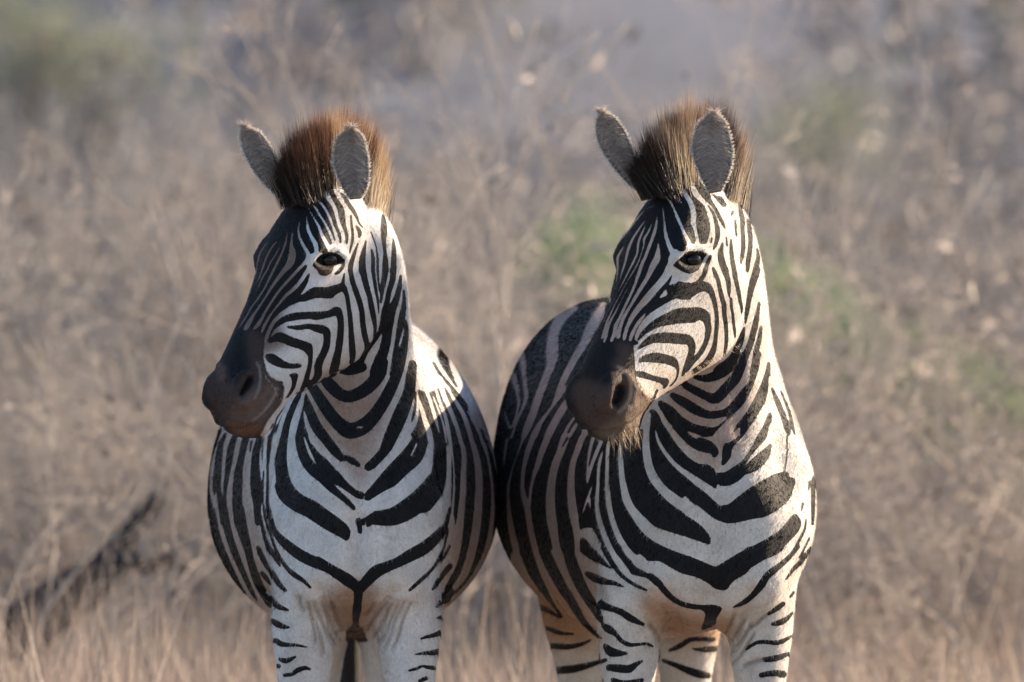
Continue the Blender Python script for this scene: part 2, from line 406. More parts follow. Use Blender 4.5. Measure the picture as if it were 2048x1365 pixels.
COAT2 = """
T 990 590 4.2667
P -60,-60 1060,-60 1060,1420 -60,1420
W 690,110,50 590,180,85 530,260,95 500,350,90 492,440,105 490,520,105 478,600,75 440,700,68 400,800,68 362,900,68 330,1000,68 290,1100,68 250,1200,50 222,1300,34 195,1400,22
W 930,90,60 900,150,80 860,220,95 810,310,95 765,410,72 700,510,66 640,620,60 590,720,58 558,800,58 530,880,50 490,950,28 440,1020,28 390,1090,40 350,1170,58 310,1260,60 280,1400,60
W 660,735,14 600,800,26 560,860,30 510,930,20
W 650,860,50 580,970,68 520,1070,68 465,1180,68 425,1280,62 385,1400,60
W 705,1015,20 640,1100,30 590,1200,30 560,1300,40 540,1420,50
W 735,1050,20 680,1130,34 625,1230,34 590,1320,44 570,1420,50
W 795,1100,55 760,1200,58 722,1300,58 690,1400,58
W 210,440,80 240,570,58 252,700,40 262,800,40 268,870,38 240,960,28 200,1050,20 165,1150,20 130,1250,28 105,1400,30
W 125,600,40 160,700,50 190,800,42 203,880,30 200,950,24 180,1040,20 145,1130,20
W 80,950,8 100,1050,20 130,1140,20
W 865,1180,20 832,1290,30 810,1400,30
W 935,1210,16 900,1290,30 875,1400,34
W 972,1220,20 975,1400,30
T 990 880 4.2667
P -60,0 1060,0 1060,400 900,720 742,760 718,900 760,1100 820,1290 840,1340 -60,1340
W 245,-20,24 200,100,16 150,250,16 130,330,20 115,400,30 115,550,34 130,700,50 160,850,60 200,1000,60 260,1120,60 330,1260,60 420,1420,60
W 325,-20,50 280,100,50 255,200,40 240,300,36 235,400,38 250,500,50 275,570,58 290,680,54 312,800,56 350,950,54 400,1100,60 450,1220,70 520,1420,80
W 450,-20,60 400,100,56 370,200,50 335,300,36 310,400,28 298,500,28 288,560,38
W 600,-20,80 560,100,68 520,200,68 490,320,68 475,450,78 475,600,84 490,720,88 512,850,70 542,1000,70 585,1130,70 640,1260,80 730,1420,80
K 620,-20,12 575,60,8
W 745,-20,56 700,100,54 665,200,54 650,320,62 650,450,68 665,600,78 690,720,76 700,850,50 704,950,46 730,1080,50 780,1200,60 850,1330,110 900,1420,140
W 105,-10,28 88,100,24 75,250,10
T 1140 880 5.25
P 175,-30 1420,-30 1420,1400 590,1400 430,1260 180,850 110,960 75,650 58,450 68,300 100,150
W 245,-30,40 205,130,36 188,250,24 180,400,22 178,490,8
W 348,-30,40 280,130,44 230,260,38 198,380,28 180,470,10
W 350,100,12 320,200,34 300,320,38 295,450,36 285,600,44 285,700,50 302,820,56 342,950,60 392,1080,64 450,1200,70 530,1310,80 600,1420,90
W 412,-30,38 395,130,42 390,300,42 390,450,46 400,600,60 415,720,60 442,830,62 482,950,64 532,1060,70 600,1170,80 690,1260,90 800,1330,110 920,1400,120
W 525,80,40 535,250,58 545,380,62 565,500,74 592,620,88 640,720,90 700,800,105 765,880,125 860,970,140 980,1030,165 1100,1075,178 1250,1128,186 1420,1180,180
W 800,-30,70 808,120,68 825,230,70 862,340,74 920,440,78 1000,540,80 1090,610,90 1190,680,96 1280,750,106 1400,860,100
W 238,460,14 200,580,28 160,690,24 118,810,14
W 205,620,30 212,730,16
P 105,1045 150,1028 230,1120 320,1210 390,1300 425,1355 330,1310 240,1240 150,1190 105,1180
T 1280 720 4.0147
K 440,142,24 540,148,58 640,112,75 715,50,85 790,-30,60
K 365,205,50 450,250,60 530,290,62 605,312,78 680,245,85 750,170,85 810,60,66 845,-40,50
K 265,290,50 350,340,70 450,400,78 560,440,62 680,430,60 750,390,85 800,330,85 850,230,85 900,130,85 945,20,60 970,-40,40
K 165,350,40 230,420,100 310,500,110 400,560,110 500,575,85 600,575,60 680,530,60 740,460,60
K 1020,40,50 1000,180,85 960,300,105 900,400,115 840,500,105 790,590,80 710,690,70 690,790,64 668,850,20
K 100,430,60 145,520,100 220,630,110 300,730,110 390,810,110 480,865,105 580,920,90 680,960,105 770,915,110 840,850,80 900,760,60 960,650,70 1010,560,60 1045,440,30
K 1040,690,30 990,770,90 910,850,90 840,890,60
K 85,540,40 115,700,80 160,850,90 250,940,110 350,1010,115 450,1085,105 560,1175,105 650,1240,110 740,1215,165 850,1150,190 960,1080,190 1080,1010,170 1160,950,100
W 890,-40,60 880,60,58 845,160,58 790,230,58 725,305,64 675,365,44
W 1000,-40,60 985,60,58 955,160,58 900,290,50 840,390,60 770,470,78 700,545,90 640,615,100
W 800,545,16 770,600,50 700,640,60
W 340,260,20 400,300,40 480,350,44 560,390,44 640,375,50 690,350,40
W 240,310,26 310,400,40 390,460,54 480,500,56 580,500,50 685,468,30
W 370,570,10 440,610,36 520,640,42 600,645,70
W 145,375,16 190,480,44 250,570,50 320,660,66 400,740,80 480,785,100 560,800,90 620,850,70
W 640,700,30 640,780,40 620,860,60
K 480,655,54 560,685,56 600,735,54 598,765,36
W 1045,140,24 1042,280,40 1010,400,50 950,510,52 900,600,54 840,690,62 770,780,68 700,860,56 620,888,46
W 118,540,8 150,660,28 220,770,34 300,860,40 400,935,54 500,1010,74 600,1085,92 680,1122,92 750,1080,80 850,1005,76 950,945,76 1060,875,76 1100,760,66 1102,640,60 1090,500,50 1062,360,34
W 1048,520,20 1032,640,46 970,710,44 900,780,26 842,850,12
W 65,440,50 50,600,54 50,720,64 70,850,70 110,950,74 180,1040,76 270,1120,90 380,1190,96 490,1250,100 600,1315,100 700,1345,80 850,1320,90 1000,1290,105 1130,1225,95 1215,1120,85 1250,1000,100 1230,850,90 1160,720,50
K 1060,230,14 1100,330,38 1150,450,40 1182,550,46 1195,595,24
K 1130,250,10 1190,400,20 1222,520,22 1242,600,10
G 1180,620,30 1180,760,24 1160,880,30
T 1380 960 4.875
Q -60,150 -10,190 100,270 240,380 390,425 600,385 760,350 940,225 1010,300 960,390 860,500 700,600 500,700 330,800 240,840 100,790 0,745 -60,730 -60,560 0,575 100,610 180,640 205,600 180,530 100,440 0,370 -60,320
Q 1000,-20 1120,-20 1110,100 1080,280 1000,320 950,300 960,180 990,100
P 960,390 1020,330 1075,380 1080,460 1000,570 860,700 700,780 600,850 540,920 400,1000 340,1070 220,1050 120,980 0,930 -60,900 -60,740 100,790 240,845 330,800 500,700 700,600 860,500
P 0,0 -10,190 100,270 240,380 390,425 600,385 760,350 940,225 1000,110 1010,-20 720,0 620,80 500,150 420,220 350,265 290,260 240,210 130,110 30,40
W 500,280,12 510,276,12
G 1100,230,40 1085,300,30
G 1165,20,40 1150,120,20
K 1205,-20,30 1200,100,36 1200,200,38 1198,330,28 1192,440,14
K 1275,40,6 1290,200,14 1288,400,14 1240,640,8
K 1165,560,10 1100,700,14 1060,760,8
K 1130,380,8 1118,480,16 1060,600,20 990,720,22 900,820,34 800,895,56 720,975,50 660,1060,44 580,1150,36 430,1240,8
K 1180,650,10 1150,700,24 1080,800,40 1000,880,30 940,970,8
K 1165,830,50 1110,890,40
W -60,230,10 -20,280,60
T 1060 1105 5.25
Q -200,0 540,0 560,400 700,800 700,1400 -200,1400
K -45,-20,125 15,150,115 70,270,95 135,380,72 190,470,46 250,560,26 340,680,10
K 150,-20,110 210,120,110 270,240,108 340,370,100 420,490,88 490,610,76 550,710,60 630,800,46 700,870,28 755,905,10
K 400,-20,110 440,120,118 490,250,118 540,360,108 610,480,100 680,590,88 735,690,60 760,745,14
G 200,370,14 300,530,20 380,640,20 470,730,8
K 60,560,30 140,588,50 220,630,36 320,690,10
K 160,790,30 240,820,42 330,850,34 460,857,10
K 200,980,50 320,990,56 430,990,48 540,965,34 640,920,12
K 290,1240,70 450,1225,78 600,1190,58 700,1160,40 800,1130,28
K 560,-10,40 640,35,66 720,80,56 780,120,20 850,170,8
K 595,220,40 680,270,80 780,305,60 880,325,40 980,362,14
K 745,500,16 770,560,70 870,595,58 960,630,60 1050,690,66 1130,730,46 1190,758,26
K 770,770,40 830,810,76 900,860,40 960,930,38 1040,970,38 1130,970,24 1220,960,22 1290,990,16
K 790,980,40 840,1040,88 920,1060,66 1020,1062,16
K 830,1210,60 930,1220,76 1040,1225,76 1110,1180,46 1180,1140,16
K 870,1340,40 1000,1375,50 1180,1340,30
K 770,-50,50 830,60,50 900,170,38 980,260,32 1080,330,28 1160,370,26 1230,402,12
K 930,-50,56 980,50,54 1060,120,54 1170,200,58 1270,260,60 1340,320,68
T 1300 1105 5.25
Q -110,14 -20,75 100,95 200,150 330,220 480,260 600,320 690,385 600,520 400,530 280,480 160,370 60,280 -60,200 -150,150 -190,80
K 0,250,60 80,310,60 150,400,58 230,480,50 330,540,46 450,570,46 560,580,46 650,588,70 720,590,40
P 740,570 755,600 700,690 690,750 600,800 545,815 540,790 570,700 580,640 540,600 600,560
P -40,-40 200,-20 400,40 560,100 690,150 800,90 970,0 1050,-60 1400,-60 1330,20 1200,80 1100,140 980,220 860,320 800,395 690,385 600,320 480,260 330,220 200,150 100,95 -40,85
W 704,235,14 704,260,16
K 1560,-60,30 1490,20,38 1400,110,48 1300,190,58 1220,260,66 1180,350,48 1100,440,40 1000,530,26 870,580,8
K 1640,40,26 1560,120,34 1490,200,22 1420,290,8
K 1640,180,40 1610,210,30
K 1510,420,24 1470,470,16
K 1400,540,40 1330,590,46 1240,650,26
G 1230,660,30 1150,720,40 1060,800,30
K 1500,630,14 1440,695,40 1370,735,56 1280,755,24
K 1500,870,10 1400,930,40 1320,950,42 1160,940,32 1080,970,28 1010,1020,20
K 1470,1060,26 1330,1110,56 1190,1130,46
G 1190,1130,30 1060,1160,26 980,1195,16
K 1400,1280,66 1300,1270,58 1165,1290,44
K 670,915,40 450,912,38 380,940,48 300,990,48 205,1030,24
K 720,1010,46 600,1020,56 500,1020,26 440,1010,8
K 140,1135,30 280,1190,48 400,1240,68 520,1280,76 610,1295,56
G 900,640,20 820,800,26 760,900,20
G 1000,700,20 900,860,26 830,960,16
G 1060,760,20 960,920,22 840,1080,14
G 1100,850,14 980,1040,20 850,1180,12
G 120,560,18 190,650,14
G 0,760,24 60,830,22 110,960,14
T 1200 350 6.825
P 540,230 440,440 230,680 130,880 90,1040 130,1120 150,1400 110,1600 60,1880 -10,2080 -110,2320 500,2320 470,2240 505,2160 545,2080 605,1990 715,1880 860,1780 1030,1690 1090,1710 1250,1690 1250,1490 1150,1470 1060,1460 960,1590 800,1700 850,1620 950,1480 990,1360 990,1250 930,1180 950,1100 980,1050 1040,1010 1080,1045 1140,1045 1170,1010 1180,960 1260,950 1300,920 1340,930 1410,950 1463,930 1513,840 1533,740 1523,640 1493,530 1453,420 1393,350 1303,270 1243,130 1183,-40 800,-60 620,100
W 640,450,16 540,560,28 440,680,42 340,800,48 250,910,48 170,1000,58 150,1080,40 163,1200,30 158,1350,30 148,1460,38 138,1610,34 128,1760,18
W 800,270,12 680,340,22 560,420,22 440,510,22 350,620,28 250,710,22 170,810,12
W 820,375,14 700,440,22 640,460,20
W 710,150,14 620,220,24 530,290,20
W 400,500,14 280,620,14 200,720,12
W 350,940,14 300,1020,28 245,1120,40 240,1200,38 240,1310,26 220,1460,20 198,1580,8
W 670,570,14 590,660,24 520,760,32 450,870,38 400,980,42 370,1080,42 345,1190,34 304,1320,28 264,1450,20 204,1590,16 144,1720,14 84,1850,14 24,1980,14
W 640,650,12 600,740,28 550,850,34 520,950,36 510,1060,34 460,1180,34 384,1330,28 314,1470,24 244,1600,20 174,1730,20 104,1880,20 54,1990,20 14,2120,18 -26,2240,16
W 700,560,10 710,650,18 660,780,32 602,880,36 600,960,28 570,1060,24 510,1220,26 424,1370,24 354,1490,22 284,1620,22 214,1750,24 154,1880,26 94,2010,30 54,2130,30 24,2240,30
W 464,1360,8 414,1490,18 354,1590,22 284,1730,22 224,1850,28 164,1960,32 114,2070,38 79,2210,48 54,2290,28
W 780,540,18 772,650,34 750,760,48 710,880,48 660,1010,48 620,1120,46 574,1220,50 524,1360,50 484,1480,42 444,1580,42 394,1690,40 334,1810,40 274,1940,38 214,2060,54 194,2170,56 154,2270,46
W 805,850,8 797,960,30 790,1060,66 775,1150,96 724,1240,92 654,1390,66 564,1540,56 504,1640,54 434,1760,46 374,1860,46 314,1980,46 274,2090,54 249,2220,56
W 840,400,18 870,550,28 880,680,34 890,780,48 920,900,58 960,1000,68 1000,1070,84
W 900,290,18 960,370,34 1010,470,34 1060,590,46 1110,700,42 1150,800,48 1200,890,56 1220,960,66
W 990,240,34 1050,310,28 1110,380,26 1155,440,10
W 1040,20,50 1090,150,66 1150,250,68 1220,350,72 1260,450,76 1280,560,78 1272,650,76 1300,750,48 1325,860,46 1330,940,60
W 1184,-20,50 1244,130,58 1304,270,66 1394,350,68 1454,420,60 1494,530,66 1524,640,66 1534,740,58 1514,840,58 1490,930,60
W 1020,1140,110 954,1260,105 914,1360,115 824,1480,105 724,1590,105 634,1700,105 534,1810,86 454,1920,76 394,2030,58 354,2130,56 329,2240,56
W 644,1870,12 584,1940,38 514,2030,46 464,2120,48 424,2210,56 410,2270,36
T 1350 350 6.825
K 210,-20,50 270,60,66 340,170,95 420,275,105 470,355,56 530,430,34 590,540,38 640,640,38 680,725,20
K 450,420,12 520,530,24 560,650,46 580,750,56 580,850,56 550,960,36 520,1025,10
K 502,860,18 490,930,16
K 520,270,18 590,340,28 660,440,12
K 590,290,10 650,340,24 692,430,14
K 650,930,16 625,1050,60 630,1150,85 660,1250,80 700,1365,68
K 700,850,14 710,970,20
K 765,880,14 768,1030,46 780,1150,50 800,1260,56 820,1380,56
K 875,400,14 900,520,54 920,620,56 922,750,50 930,870,50 928,1000,48 912,1120,46 900,1210,20
K 785,500,24 768,570,8
K 820,620,20 830,760,18 842,840,14
K 1000,620,40 1020,780,56 1030,900,50 1020,1050,56 1000,1170,56 985,1310,40
K 1120,1000,14 1135,1130,46 1112,1250,66 1085,1380,76
K 490,1100,24 450,1200,46 400,1320,40
K 515,1270,26 555,1390,40
G 700,190,30 690,150,14
T 1350 540 6.825
K 430,-20,40 420,20,44 370,110,50 300,180,44 200,220,60
K 525,-10,34 580,120,46 610,250,48 640,380,56 668,480,58 672,600,54 690,720,50 700,850,44 700,980,40 690,1080,36 665,1190,12
K 690,-10,68 700,60,66 730,180,56 735,290,40 740,370,14
K 765,400,34 770,500,30 790,620,30 800,740,30 815,850,30 820,930,10
K 810,60,56 840,180,50 870,320,44 890,430,40 910,520,30 910,600,10
K 1115,-10,80 1115,20,86 1080,120,92 1040,250,78 1010,400,60 990,520,56 970,640,38 960,740,10
K -20,290,180 80,290,190 180,300,170 300,240,140 420,232,120 480,280,86 522,380,62 550,500,50 568,620,48 570,760,48 556,900,48 540,1030,58 500,1150,76 430,1260,76 330,1340,66 250,1390,56
K -20,640,165 80,612,175 200,600,165 320,600,165 400,630,140 440,710,90 455,820,76 430,960,60 380,1080,58 310,1180,58 230,1270,56 150,1370,56
K 945,790,20 910,920,66 860,1050,86 800,1180,95 720,1270,95 620,1330,90 550,1370,50
K 1150,450,24 1105,700,66 1070,850,76 1030,1000,78 980,1130,86 920,1260,100 870,1400,90
K 1175,780,30 1150,950,56 1112,1100,66 1092,1250,76 1060,1400,76
T 1180 520 6.825
K 1400,770,170 1240,772,180 1100,800,165 980,840,130 880,885,100 790,950,70 710,1020,44 660,1090,24
W 1400,600,110 1270,600,115 1170,590,100 1060,640,100 940,700,84 830,770,76 740,860,66 680,950,58 640,1040,54 628,1095,26
W 1110,440,20 1000,510,14
T 1240 640 6.825
K 240,405,10 330,330,66 440,262,108 560,245,128 700,250,138 840,262,138 920,270,125 970,320,100 982,400,86 960,490,76 920,590,58 880,690,46 850,765,20
P 240,570 300,500 400,460 520,450 650,480 760,520 800,600 810,700 790,770 755,830 775,700 740,650 640,610 520,590 400,580 260,582
K 785,770,14 740,850,16 680,910,12
P 210,705 320,705 420,750 540,780 640,800 672,830 650,900 588,955 580,890 500,850 400,820 280,790 215,765
K 505,960,24 470,1060,26
T 1350 350 6.825
P -30,1240 20,1180 100,1110 150,1060 230,1040 330,1045 410,1065 440,1090 400,1130 370,1190 350,1250 300,1310 210,1350 120,1330 40,1285
M
T 1130 660 5.6875
P 320,150 220,280 20,540 0,760 60,960 180,1140 330,1290 520,1340 720,1330 820,1260 890,1120 930,960 985,850 960,770 880,720 830,620 790,500 780,380 780,280 740,180 640,130 500,150 420,200
W 470,60,10 500,30,10
"""
# ------------------------------------------------------------------ zebra anatomy
def sgp(x, p): return math.copysign(abs(x) ** p, x)


class HeadFrame:
    def __init__(s, poll, yaw, pitch, roll=0, scale=1):
        s.o = np.array(poll, float); s.k = scale
        th, ph = math.radians(yaw), math.radians(pitch)
        h = np.array([-math.sin(th), 0, math.cos(th)])
        down = np.array([0, 1, 0.])
        s.f = h * math.cos(ph) + down * math.sin(ph)
        u = h * math.sin(ph) - down * math.cos(ph)
        l = np.array([math.cos(th), 0, math.sin(th)])
        r = math.radians(roll)
        s.u = u * math.cos(r) + l * math.sin(r)
        s.l = l * math.cos(r) - u * math.sin(r)

    def px(s, S, U, L): return s.o + s.k * (s.f * S + s.u * U + s.l * L)

    def inv(s, X, Y, D):
        d = np.stack([X - s.o[0], Y - s.o[1], D - s.o[2]], 1) / s.k
        return d @ s.f, d @ s.u, d @ s.l


HEAD = [  # s, top, bottom, half width, level of the widest point, exponent side/top
    (-55, -50, -130, 34, -90, 1.0, 1.0),
    (-25, -18, -175, 58, -90, 0.95, 0.95),
    (10, 0, -212, 75, -85, 0.85, 0.9),
    (60, 8, -250, 86, -75, 0.8, 0.85),
    (105, 12, -280, 91, -70, 0.78, 0.8),
    (150, 10, -298, 92, -68, 0.76, 0.8),
    (200, 6, -300, 84, -78, 0.76, 0.8),
    (245, 5, -278, 78, -82, 0.78, 0.8),
    (290, 8, -242, 73, -80, 0.8, 0.8),
    (340, 12, -203, 68, -72, 0.82, 0.8),
    (390, 15, -163, 66, -60, 0.85, 0.8),
    (430, 14, -150, 67, -50, 0.85, 0.8),
    (462, 6, -140, 68, -48, 0.85, 0.85),
    (490, -10, -130, 62, -56, 0.85, 0.9),
    (508, -32, -117, 49, -64, 0.9, 0.95),
    (520, -54, -98, 26, -72, 1.0, 1.0),
]


def head_rings(hf, tab=None):
    rings = []
    for (S, ut, ub, w, uc, px_, py_) in lerp_table(tab or HEAD, 3):
        ring = []
        for t in np.linspace(0, 2 * math.pi, 48, endpoint=False):
            c, sn = math.cos(t), math.sin(t)
            L = w * sgp(c, px_)
            U = uc + ((ut - uc) if sn > 0 else (uc - ub)) * sgp(sn, py_)
            if sn < 0: L *= 1 - 0.30 * abs(sn) ** 1.5
            else: L *= 1 - 0.10 * abs(sn)
            ring.append(P(*hf.px(S, U, L)))
        rings.append(ring)
    return rings


def torso_rings(tab):
    rings = []
    for (D, Xc, Yc, hw, up, dn) in lerp_table(tab, 3):
        ring = []
        for t in np.linspace(0, 2 * math.pi, 64, endpoint=False):
            c, sn = math.cos(t), math.sin(t)
            ring.append(P(Xc + hw * c, Yc - (up if sn > 0 else dn) * sn, D))
        rings.append(ring)
    return rings


def neck_rings(tab):
    rings = []
    for r in lerp_table(tab, 3):
        Fp, Bp, hw = r[0:3], r[3:6], r[6]
        c0 = (Fp + Bp) / 2; ax = (Bp - Fp) / 2
        ring = []
        for t in np.linspace(0, 2 * math.pi, 48, endpoint=False):
            c, sn = math.cos(t), math.sin(t)
            k = 1 - 0.35 * max(0, c) ** 2.0     # narrower crest
            ring.append(P(*(c0 + ax * c + np.array([hw * sn * k, 0, 0]))))
        rings.append(ring)
    return rings


def leg_rings(tab):
    rings = []
    for (Y, Xc, D, hx, hd) in lerp_table(tab, 3):
        rings.append([P(Xc + hx * math.cos(t), Y, D + hd * math.sin(t)) for t in np.linspace(0, 2 * math.pi, 28, endpoint=False)])
    return rings


def foreleg(x, sgn, D=-170, bottom=1965, w=1.0):
    return [(1080, x + 4 * sgn, D - 10, 62 * w, 100), (1180, x + 2 * sgn, D, 72 * w, 100), (1250, x, D, 72 * w, 88), (1310, x + 3 * sgn, D, 62 * w, 75),
            (1365, x + 4 * sgn, D, 54 * w, 66), (1450, x + 2 * sgn, D, 42, 50), (1530, x, D + 4, 44, 46), (1575, x, D + 6, 44, 46), (1630, x, D, 30, 34),
            (1780, x, D, 26, 30), (1835, x, D + 2, 34, 38), (1880, x, D + 12, 27, 30), (1905, x, D + 22, 38, 44), (bottom, x, D + 30, 50, 62)]


def hindleg(x0, x1, D=-1430, top=950, w=1.0):
    return [(top, x0, D + 60, 95 * w, 170), (1130, x0, D + 40, 92 * w, 165), (1230, x0, D + 50, 78 * w, 120), (1320, (x0 + x1) / 2, D + 10, 60 * w, 80),
            (1420, x1, D - 40, 45, 55), (1500, x1, D - 75, 36, 50), (1560, x1, D - 85, 38, 48), (1640, x1, D - 70, 29, 34), (1810, x1, D - 50, 26, 29),
            (1870, x1, D - 45, 34, 38), (1915, x1, D - 32, 27, 30), (1945, x1, D - 20, 38, 42), (2003, x1, D - 10, 46, 58)]


def remesh(name, mb, voxel):
    o = mesh_obj(name, mb.v, mb.f)
    m = o.modifiers.new("r", 'REMESH'); m.mode = 'VOXEL'; m.voxel_size = voxel; m.adaptivity = 0
    dg = bpy.context.evaluated_depsgraph_get()
    me = bpy.data.meshes.new_from_object(o.evaluated_get(dg))
    bpy.data.objects.remove(o)
    nv = len(me.vertices)
    co = np.empty(nv * 3, dtype=np.float32); me.vertices.foreach_get('co', co)
    ed = np.empty(len(me.edges) * 2, dtype=np.int32); me.edges.foreach_get('vertices', ed)
    fc = np.empty(len(me.loops), dtype=np.int32); me.loops.foreach_get('vertex_index', fc)
    ls = np.empty(len(me.polygons), dtype=np.int32); me.polygons.foreach_get('loop_total', ls)
    bpy.data.meshes.remove(me)
    assert (ls == 4).all()
    return co.reshape(-1, 3).astype(float), ed.reshape(-1, 2), fc.reshape(-1, 4)


def laplace(co, ed, its, mask=None, k=0.5):
    n = len(co)
    deg = np.bincount(ed.ravel(), minlength=n).astype(float)[:, None]
    vals = co.copy()
    for _ in range(its):
        acc = np.zeros_like(vals)
        for c in range(vals.shape[1]):
            acc[:, c] = np.bincount(ed[:, 0], weights=vals[ed[:, 1], c], minlength=n) + np.bincount(ed[:, 1], weights=vals[ed[:, 0], c], minlength=n)
        d = acc / deg - vals
        vals += k * (d if mask is None else d * mask[:, None])
    return vals


def normals_of(co, fc):
    d1 = co[fc[:, 2]] - co[fc[:, 0]]; d2 = co[fc[:, 3]] - co[fc[:, 1]]
    fn = np.cross(d1, d2)
    vn = np.zeros_like(co)
    for k in range(4):
        for c in range(3):
            vn[:, c] += np.bincount(fc[:, k], weights=fn[:, c], minlength=len(co))
    return vn / (np.linalg.norm(vn, axis=1)[:, None] + 1e-12)


def sculpt_line(X, Y, D, co, no, pts, rad, amt):
    """push vertices along their normal around a polyline in (X, Y, D): pts (x,y,d), amount in mm (negative = groove)"""
    pts = np.array(pts, float)
    q = np.stack([X, Y, D], 1)
    best = np.full(len(X), 1e9)
    lo = pts.min(0) - 3 * rad; hi = pts.max(0) + 3 * rad
    sel = np.where(((q > lo) & (q < hi)).all(1))[0]
    if not len(sel): return
    qs = q[sel]; bs = best[sel]
    if len(pts) == 1:
        bs = np.linalg.norm(qs - pts[0], axis=1)
    for a, b in zip(pts[:-1], pts[1:]):
        ab = b - a; t = np.clip(((qs - a) @ ab) / (ab @ ab + 1e-9), 0, 1)
        bs = np.minimum(bs, np.linalg.norm(qs - a - t[:, None] * ab, axis=1))
    w = np.exp(-(bs / rad) ** 2)
    co[sel] += no[sel] * (w * amt / 1000)[:, None]


def build_body(cfg):
    mb = MB()
    mb.rings(torso_rings(cfg['torso']))
    mb.rings(neck_rings(cfg['neck']))
    for t in cfg['legs']: mb.rings(leg_rings(t))
    for c, ax in cfg['lumps']: mb.ellipsoid(c, ax)
    co, ed, fc = remesh("tmp", mb, 0.012)
    co = laplace(co, ed, 14)
    mb2 = MB(); mb2.v = [tuple(c) for c in co]; mb2.f = [tuple(int(i) for i in f) for f in fc]
    hf = cfg['hf']
    mb2.rings(head_rings(hf))
    for sd in (-1, 1):
        # brow ridge, nostril wing, jaw muscle
        for (S, U, L, a, b, c) in ((134, -30, 66, 50, 28, 28), (455, -14, 44, 46, 30, 26), (130, -165, 46, 90, 95, 36)):
            mb2.ellipsoid(hf.px(S, U, L * sd * (0.8 if sd < 0 and S > 400 else 1)), (hf.f * a * hf.k, hf.u * b * hf.k, hf.l * c * hf.k), 14)
    mb2.ellipsoid(hf.px(470, -112, 0), (hf.f * 40, hf.u * 28, hf.l * 46), 14)
    co, ed, fc = remesh("tmp2", mb2, cfg.get('voxel', 0.0036))
    X, Y, D = unP(co)
    s, u, l = hf.inv(X, Y, D)
    m = np.clip(1.0 - (s - 60) / 120, 0.22, 1.0)
    jaw = np.clip((u + 90) / -60, 0, 1)            # soften where the jaw meets the neck only lightly
    m = np.maximum(m * (1 - 0.6 * jaw), 0.45)
    co = laplace(co, ed, 26, m)
    no = normals_of(co, fc)
    X, Y, D = unP(co)
    for pts, rad, amt in cfg['sculpt']:
        sculpt_line(X, Y, D, co, no, pts, rad, amt)
    co = laplace(co, ed, 2, k=0.4)
    # details laid on the near side of the head and mirrored on the far one
    X, Y, D = unP(co); no = normals_of(co, fc)
    s, u, l = hf.inv(X, Y, D)
    q = hf.o[None, :] + hf.k * (s[:, None] * hf.f + u[:, None] * hf.u + np.abs(l)[:, None] * hf.l)
    kk = (F - q[:, 2]) / (F - D)
    Xn, Yn = q[:, 0], q[:, 1]
    head = (s > 20) & (u > -330) & (np.abs(l) < 130) & (no @ np.array([hf.l[0], -hf.l[2], 0]) * np.sign(l) > -0.25)

    def line2(pts, rad, amt, cond=True):
        d = np.full(len(Xn), 1e9); pts = [np.array(p, float) for p in pts]
        sel = np.where(head & cond & (Xn > min(p[0] for p in pts) - 3 * rad) & (Xn < max(p[0] for p in pts) + 3 * rad) & (Yn > min(p[1] for p in pts) - 3 * rad) & (Yn < max(p[1] for p in pts) + 3 * rad))[0]
        ds = d[sel]
        for a, b2 in zip(pts[:-1], pts[1:]):
            ab = b2 - a
            t = np.clip(((Xn[sel] - a[0]) * ab[0] + (Yn[sel] - a[1]) * ab[1]) / (ab @ ab), 0, 1)
            ds = np.minimum(ds, np.hypot(Xn[sel] - a[0] - t * ab[0], Yn[sel] - a[1] - t * ab[1]))
        w = np.exp(-(ds / rad) ** 2)
        co[sel] += no[sel] * (w * amt / 1000)[:, None]

    def almond(cx, cy, a, b2, ang, amt, soft=0.35):
        ca, sa = math.cos(ang), math.sin(ang)
        dx = (Xn - cx) * ca + (Yn - cy) * sa; dy = -(Xn - cx) * sa + (Yn - cy) * ca
        r = np.sqrt((dx / a) ** 2 + (dy / b2) ** 2)
        w = np.clip((1 + soft - r) / (2 * soft), 0, 1); w = w * w * (3 - 2 * w)
        sel = head & (w > 0)
        co[sel] += no[sel] * (w[sel] * amt / 1000)[:, None]

    near = np.abs(l) > 25
    X, Y, D = unP(co)
    for pts, rad, amt in cfg['relief']:
        pts = [np.array(p, float) for p in pts]
        sel = np.where((D > -520) & (no[:, 1] < 0.2) & (Xn == Xn))[0]
        sel = sel[(X[sel] > min(p[0] for p in pts) - 3 * rad) & (X[sel] < max(p[0] for p in pts) + 3 * rad) & (Y[sel] > min(p[1] for p in pts) - 3 * rad) & (Y[sel] < max(p[1] for p in pts) + 3 * rad)]
        sel = sel[~((s[sel] > 60) & (u[sel] > -330) & (np.abs(l[sel]) < 110) & (D[sel] > -60) & (Y[sel] < 870))]
        ds = np.full(len(sel), 1e9)
        for a, b2 in zip(pts[:-1], pts[1:]):
            ab = b2 - a; t = np.clip(((X[sel] - a[0]) * ab[0] + (Y[sel] - a[1]) * ab[1]) / (ab @ ab), 0, 1)
            ds = np.minimum(ds, np.hypot(X[sel] - a[0] - t * ab[0], Y[sel] - a[1] - t * ab[1]))
        co[sel] += no[sel] * (np.exp(-(ds / rad) ** 2) * amt / 1000)[:, None]
